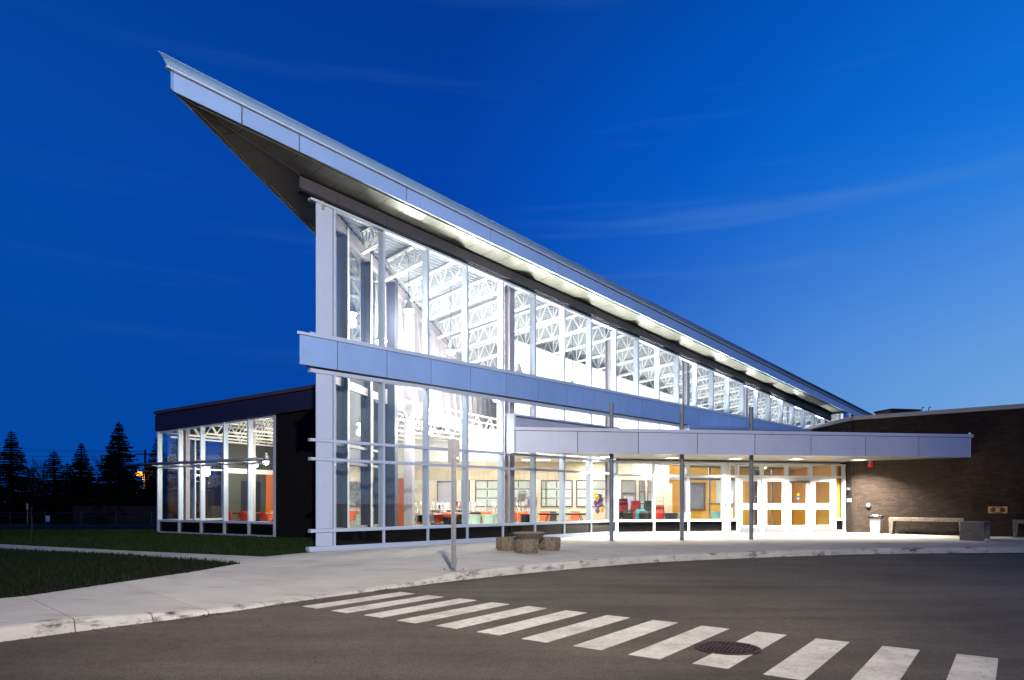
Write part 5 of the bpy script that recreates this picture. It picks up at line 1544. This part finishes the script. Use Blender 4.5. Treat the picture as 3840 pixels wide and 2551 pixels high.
# storm drain
dx_, dy_ = 1.98, 6.28
dr = thing('drain_grate', 'round rusty cast iron drain grate lying on the crosswalk', 'drain grate', (dx_, dy_, ROADZ))
MB().lathe([(.295, -.01), (.295, .012), (.255, .014), (.250, .009), (.25, -.01)], 40, (dx_, dy_, ROADZ), cap=False).build('ring', MT['cast_iron'], dr)
MB().lathe([(.251, .004), (.251, .006)], 40, (dx_, dy_, ROADZ)).build('pit_shade', MT['black'], dr)  # flat black disc stands in for the shade below the bars
gb = []
for k in range(-6, 7):
    off = k * .037; L = math.sqrt(max(.247 ** 2 - off ** 2, 0))
    a = R(62); ux, uy = math.cos(a), math.sin(a)
    for sg1 in (-1, 1):
        p = Vector((dx_ - uy * off, dy_ + ux * off))
        p0 = p + Vector((ux, uy)) * sg1 * .018; p1 = p + Vector((ux, uy)) * sg1 * L
        if (p1 - p0).length > .02 and L > .03: MB().bar((p0.x, p0.y, ROADZ + .0125), (p1.x, p1.y, ROADZ + .0125), .017, .011).build('grate_bar', MT['cast_iron'], dr)
a = R(62); ux, uy = math.cos(a), math.sin(a)
MB().bar((dx_ - uy * .247, dy_ + ux * .247, ROADZ + .0128), (dx_ + uy * .247, dy_ - ux * .247, ROADZ + .0128), .034, .012).build('grate_rib', MT['cast_iron'], dr)

# wall fittings
fa = thing('alarm_strobe', 'red alarm strobe hanging under the canopy at the brick wall', 'alarm', BP(.62, .14, 2.6))
p = BP(.62, .14, 0)
MB().lathe([(.07, 2.70), (.07, 2.785)], 14, (p.x, p.y, 0)).build('base', MT['galv'], fa)
MB().lathe([(.085, 2.54), (.095, 2.56), (.095, 2.68), (.08, 2.70)], 14, (p.x, p.y, 0)).build('lens', MT['red_plastic'], fa)
be = thing('wall_bell', 'round grey bell on the lit brick wall', 'bell', BP(.52, .0, 1.06))
def ring_on(fn, r, z, rad, q0, q1, n=18):
    m = MB(); pts = []
    for q, rr_ in ((q0, rad), (q1 * .7, rad), (q1, rad * .75)):
        for k in range(n): pts.append(fn(r + rr_ * math.cos(2 * math.pi * k / n), q, z + rr_ * math.sin(2 * math.pi * k / n)))
    fs = [(j * n + k, j * n + (k + 1) % n, (j + 1) * n + (k + 1) % n, (j + 1) * n + k) for j in (0, 1) for k in range(n)] + [tuple(range(2 * n, 3 * n))]
    return m.add(pts, fs)
ring_on(BP, .52, 1.06, .09, .0, .07).build('dome', MT['chrome'], be)
ring_on(BP, .52, 1.06, .03, .07, .09).build('boss', MT['galv'], be)
def RP(r, q, z=0.0):
    p = Vector((13.37, 26.78)) + RV * r + RN * (.033 + q)
    return Vector((p.x, p.y, z))
jb = thing('call_box', 'small square metal box on the brick return beside the doors', 'call box', RP(.2, 0, 1.65))
frame_box(MB(), RP, .13, .25, 0, .08, 1.66, 1.77).build('box', MT['chrome'], jb); frame_box(MB(), RP, .15, .23, .08, .09, 1.68, 1.75).build('cover', MT['galv'], jb)
for k, r in enumerate((.10, .30)):
    sw = thing('wall_switch', ('nearer' if k == 0 else 'farther') + ' of two small white switches on the brick return', 'switch', RP(r, 0, 1.2), 'white switches by the doors')
    frame_box(MB(), RP, r - .035, r + .035, 0, .018, 1.19, 1.33).build('plate', MT['white_frame'], sw); frame_box(MB(), RP, r - .012, r + .012, .018, .03, 1.235, 1.285).build('rocker', MT['white_frame'], sw)
pq = thing('hose_inlet_plate', 'brass plate with two round hose inlets on the dark brick wall', 'hose inlet', BP(4.6, 0, .9))
frame_box(MB(), BP, 4.33, 4.88, .0, .015, .80, 1.04).build('plate', MT['brass'], pq)
for r in (4.47, 4.74):
    ring_on(BP, r, .92, .075, .015, .07).build('inlet', mat('inlet_dark', (.06, .045, .03), .45, .6), pq)
for z in (1.0, .815): frame_box(MB(), BP, 4.46, 4.75, .015, .018, z, z + .022).build('engraved_strip', MT['black'], pq)

# ------------------------------------------------------------------ background on the left
def spruce(x, y, h, rad, label, seed):
    g_ = random.Random(seed)
    t = thing('spruce_tree', label, 'spruce tree', (x, y, -.9), 'spruces along the far edge of the lawn')
    MB().tube([(x, y, -.9), (x, y, h * .5), (x, y, h)], [.22, .12, .02], 7).build('trunk', MT['bark'], t)
    m = MB(); z = -.5; H = h + .9
    while z < h - .05:
        f = (h - z) / H; rr = 1.22 * rad * (f ** .9) * g_.uniform(.8, 1.15) + .06
        nb = max(7, int(14 + 16 * f))
        for k in range(nb):
            a = g_.uniform(0, 6.283); L = rr * g_.uniform(.65, 1.12)
            ca, sa = math.cos(a), math.sin(a); droop = g_.uniform(.18, .38) * (0.4 + f)
            ns = max(2, int(L / .28))
            for q in range(ns):
                u0, u1 = q / ns * L, (q + 1.25) / ns * L
                w0 = .36 * (1 - .5 * q / ns) * g_.uniform(.7, 1.3) + .03
                z0, z1 = z - droop * u0 + .12 * (u0 / rr) ** 2 * rr, z - droop * u1 + .12 * (u1 / rr) ** 2 * rr
                j = g_.uniform(-.06, .06)
                p0 = (x + ca * u0, y + sa * u0, z0 + .03); p1 = (x + ca * u1 - sa * j, y + sa * u1 + ca * j, z1)
                l_ = (x + ca * (u0 + u1) / 2 - sa * w0, y + sa * (u0 + u1) / 2 + ca * w0, (z0 + z1) / 2 - .07 - g_.uniform(0, .08))
                r_ = (x + ca * (u0 + u1) / 2 + sa * w0, y + sa * (u0 + u1) / 2 - ca * w0, (z0 + z1) / 2 - .07 - g_.uniform(0, .08))
                m.add([p0, l_, p1, r_], [(0, 1, 2), (0, 2, 3)])
        z += (.17 + .10 * f) * g_.uniform(.7, 1.3)
    for k in range(6): m.add([(x, y, h + .18), (x + g_.uniform(-.07, .07), y + .05, h - .3), (x + g_.uniform(-.07, .07), y - .05, h - .3)], [(0, 1, 2)])
    m.build('crown', MT['needles'], t)
SPR = [(-48.4, 66, 8.1, 2.6, 'tall spruce at the left edge of the picture'), (-45.6, 70, 5.2, 2.2, 'low spruce just right of the leftmost spruce'), (-43.6, 65, 6.1, 2.3, 'medium spruce left of the street sign gap'),
       (-42.4, 67, 5.5, 2.0, 'short spruce between the two medium spruces'), (-41.0, 65, 6.8, 2.2, 'second tallest pointed spruce left of the tallest one'), (-40.0, 68, 6.2, 2.1, 'bushy spruce touching the tallest spruce from the left'),
       (-35.7, 62, 8.5, 2.7, 'tallest spruce left of the orange street lamp'), (-41.5, 80, 8.9, 2.8, 'spruce half hidden behind the low wing'), (-37.3, 66, 4.8, 2.3, 'low spruce filling the gap left of the tallest spruce'),
       (-46.8, 62, 3.4, 1.8, 'low bushy spruce below the bare trees'), (-33.2, 66, 4.0, 2.2, 'low spruce behind the street lamp pole'), (-30.6, 63, 7.6, 2.6, 'dark spruce seen through the leftmost wing window'), (-28.2, 61, 6.9, 2.5, 'dark spruce seen through the second wing window'), (-26.0, 63, 8.0, 2.8, 'dark spruce seen through the middle wing window'),
       (-23.6, 62, 7.2, 2.6, 'dark spruce seen through the fourth wing window'), (-21.2, 63, 7.8, 2.7, 'dark spruce seen through the rightmost wing window'), (-44.6, 72, 4.6, 2.6, 'dim spruce in the back row behind the bare trees'), (-38.8, 73, 5.6, 2.6, 'dim spruce in the back row behind the bushy spruce'), (-50.5, 72, 5.0, 2.6, 'dim spruce in the back row at the picture edge')]
for k, a in enumerate(SPR): spruce(*a, 100 + k)
hd = thing('hedge', 'long dark hedge below the row of spruces', 'hedge', (-40, 69, -.9))
hm_ = MB(); gh = random.Random(5)
for k in range(5200):
    x, y = gh.uniform(-58, -19), gh.gauss(69, .8); zt = 1.5 + .5 * math.sin(x * .9) + .35 * math.sin(x * 2.3 + 1); z = gh.uniform(-.9, zt); a = gh.uniform(0, 6.28); w = gh.uniform(.10, .24)
    hm_.add([(x, y, z), (x + w * math.cos(a), y + w * math.sin(a), z + gh.uniform(-.1, .25)), (x + w * math.cos(a + 1.9), y + w * math.sin(a + 1.9), z + gh.uniform(-.2, .2))], [(0, 1, 2)])
hm_.build('foliage', MT['needles'], hd)
hc = MB(); hc.prism([(-58, 69.3), (-19, 69.3), (-19, 70), (-58, 70)], -.95, 1.0); hc.build('inner_growth', MT['needles'], hd)
def bare(x, y, h, label, seed):
    g_ = random.Random(seed)
    t = thing('bare_tree', label, 'bare tree', (x, y, -.9), 'leafless trees between the spruces')
    tr = MB(); tw = MB()
    tr.tube([(x, y, -.9), (x + .1, y, h * .25), (x, y, h * .45)], [.14, .10, .07], 6); tr.build('trunk', MT['twig'], t)
    def br(p, d, L, r, dep):
        q = p + d * L
        tw.tube([p, (p + q) / 2 + Vector((g_.gauss(0, .03), 0, g_.gauss(0, .03))), q], [r, r * .75, r * .5], 3, False)
        if dep == 0: return
        for k in range(g_.choice((2, 3, 3))):
            nd = (d + Vector((g_.gauss(0, .38), g_.gauss(0, .38), g_.uniform(.0, .3)))).normalized()
            br(p + d * L * g_.uniform(.55, 1), nd, L * g_.uniform(.6, .82), r * .6, dep - 1)
    for k in range(6):
        br(Vector((x, y, h * (.2 + .05 * k))), Vector((g_.gauss(0, .45), g_.gauss(0, .45), 1)).normalized(), h * .26, .045, 4)
    tw.build('crown', MT['twig'], t)
bare(-46.2, 66.5, 6.0, 'leafless tree right of the leftmost spruce', 11); bare(-45.0, 66, 5.2, 'smaller leafless tree with a thin crown', 12); bare(-38.6, 66, 5.8, 'leafless tree behind the tallest spruce', 13)

# chain link fence
cf = thing('chain_fence', 'low chain link fence across the far edge of the lawn', 'fence', (-40, 55, -.78))
FX0, FX1 = -46.5, -23.0
r_ = MB(); r_.tube([(FX0, 55, .36), (FX1, 55, .36)], .022, 6); r_.build('top_rail', MT['dark_coping'], cf)
k = 0; x = FX0 + .35
while x < FX1:
    p_ = MB(); p_.tube([(x, 55, -.85), (x, 55, .40)], .03, 8); p_.build('fence_post', MT['dark_coping'], cf); x += 2.85
wm = MB(); x = FX0
while x < FX1:
    wm.bar((x, 55, -.75), (x + 1.08, 55, .34), .005, .005); wm.bar((x + 1.08, 55, -.75), (x, 55, .34), .005, .005); x += .18
tag(wm.build('wire_mesh', MT['wire'], cf), kind='stuff')
# board fence behind it
bf = thing('board_fence', 'dark wooden board fence behind the street lamp pole', 'fence', (-38, 60, -.9))
for z in (-.4, .5): MB().box((-31.0, 60.04, z), (15, .05, .09)).build('fence_rail', MT['timber'], bf)
bmsh = MB().box((0, 0, 0), (.14, .03, 1.75)).mesh('board', MT['timber'])
for k in range(98): put('board', bmsh, bf, Vector((-38.5 + k * .153 + 38, 0, .85 + rnd.uniform(-.02, .02))))
# utility pole, wires and street lamp
ux_, uy_ = -40.3, 75
up = thing('utility_pole', 'wooden utility pole with wires beside the low wing', 'utility pole', (ux_, uy_, -.95))
MB().tube([(ux_, uy_, -.95), (ux_, uy_, 6.9)], [.15, .11], 10).build('pole', MT['bark'], up)
MB().box((ux_ - .25, uy_, 6.45), (1.6, .10, .12)).build('crossarm', MT['bark'], up)
for k, dx in enumerate((-.9, -.3, .35)):
    MB().lathe([(.03, 6.5), (.045, 6.58), (.03, 6.68)], 8, (ux_ + dx, uy_, 0)).build('insulator', MT['galv'], up)
for k, (za, zb) in enumerate(((6.75, 8.1), (6.68, 7.45), (6.1, 7.0))):
    w = MB(); pts = []
    for q in range(15):
        f = q / 14; pts.append((ux_ - .3 - f * 34, uy_ - .4 * k, za + (zb - za) * f - 1.1 * f * (1 - f)))
    w.tube(pts, .016, 4, False); w.build('wire', MT['black'], up)
sl = thing('street_lamp', 'lit orange street lamp on the pole beside the low wing', 'street lamp', (ux_ - .1, uy_ - .3, -.95))
MB().tube([(ux_ - .1, uy_ - .3, -.95), (ux_ - .1, uy_ - .3, 4.2), (ux_ - .18, uy_ - .35, 4.45), (ux_ - .42, uy_ - .5, 4.55)], .06, 8).build('pole', MT['galv'], sl)
MB().lathe([(.03, 4.62), (.16, 4.55), (.18, 4.48)], 12, (ux_ - .42, uy_ - .5, 0)).build('head', MT['galv'], sl)
MB().lathe([(.26, 4.47), (.32, 4.34), (.28, 4.14), (.14, 4.00), (.01, 3.97)], 14, (ux_ - .42, uy_ - .5, 0)).build('globe', MT['sodium_on'], sl, smooth=True)
point('light', sl, (-.32, -.2, 4.70), 1200, (1.0, .45, .12), .12)
# small signs on the far verge
def yard_sign(x, y, w, h, z0, rot, m, label):
    t = thing('yard_sign', label, 'sign', (x, y, -.9), 'small signs on the far verge')
    MB().box((x, y, z0 + h / 2), (w, .02, h), rot).build('board', m, t)
    for dx in (-.3, .3): MB().tube([(x + dx * w, y + .02, -.9), (x + dx * w, y + .02, z0 + .1)], .012, 5).build('stake', MT['galv'], t)
yard_sign(-41.5, 61, .34, .55, -.60, .5, MT['white_paper'], 'small white yard sign left of centre behind the chain fence')
yard_sign(-37.0, 61, .48, .40, -.66, .2, PL['blue'], 'small blue yard sign behind the chain fence')
yard_sign(-32.9, 61, .50, .42, -.60, -.3, PL['lavender'], 'pale tilted yard sign nearest the low wing')
ps = thing('parking_sign', 'tall thin white sign on a pole behind the chain fence', 'sign', (-44.0, 62, -.9))
MB().tube([(-44.0, 62, -.9), (-44.0, 62, 1.0)], .025, 6).build('pole', MT['galv'], ps); MB().box((-44.0, 61.96, .78), (.16, .015, .5)).build('plate', MT['white_paper'], ps)
sk_ = thing('sapling_stake', 'thin bare sapling on the lawn above the side path', 'sapling', (-14.06, 19.95, 0))
MB().tube([(-14.06, 19.95, 0), (-14.03, 19.95, .5), (-14.05, 19.95, 1.05)], [.018, .014, .006], 6).build('stem', MT['bark'], sk_)
tw_ = MB()
for k in range(7):
    z = .5 + k * .08; a = k * 2.4
    tw_.tube([(-14.04, 19.95, z), (-14.04 + .08 * math.cos(a), 19.95 + .08 * math.sin(a), z + .14)], [.006, .002], 3, False)
tw_.build('twigs', MT['bark'], sk_)

# ------------------------------------------------------------------ the car park lamp whose light throws the sign's shadow
lx, ly, lz = 1.25, -3.0, 9.0
pk = thing('car_park_lamp', 'tall steel car park lamp post across the road from the hall', 'street lamp', (lx, ly, ROADZ))
MB().tube([(lx + 1.4, ly, ROADZ), (lx + 1.4, ly, 9.2), (lx + 1.1, ly, 9.35), (lx + .2, ly, 9.35)], [.10, .07, .05, .05], 10).build('pole', MT['galv'], pk)
MB().box((lx, ly, 9.33), (.7, .35, .14)).build('head', MT['galv'], pk)
MB().box((lx, ly, 9.255), (.55, .26, .01)).build('lens', MT['lamp_on'], pk)
ld = bpy.data.lights.new('light', 'SPOT'); ld.energy = 29000; ld.color = (1.0, .90, .75); ld.spot_size = R(92); ld.spot_blend = 1.0; ld.shadow_soft_size = .16
lo_ = bpy.data.objects.new('light', ld); COL.objects.link(lo_); lo_.parent = pk; lo_.location = (0, 0, 9.2 - ROADZ)
dv = Vector((-1.8, 18.5, 3.0)) - Vector((lx, ly, 9.2)); lo_.rotation_euler = dv.to_track_quat('-Z', 'Y').to_euler()
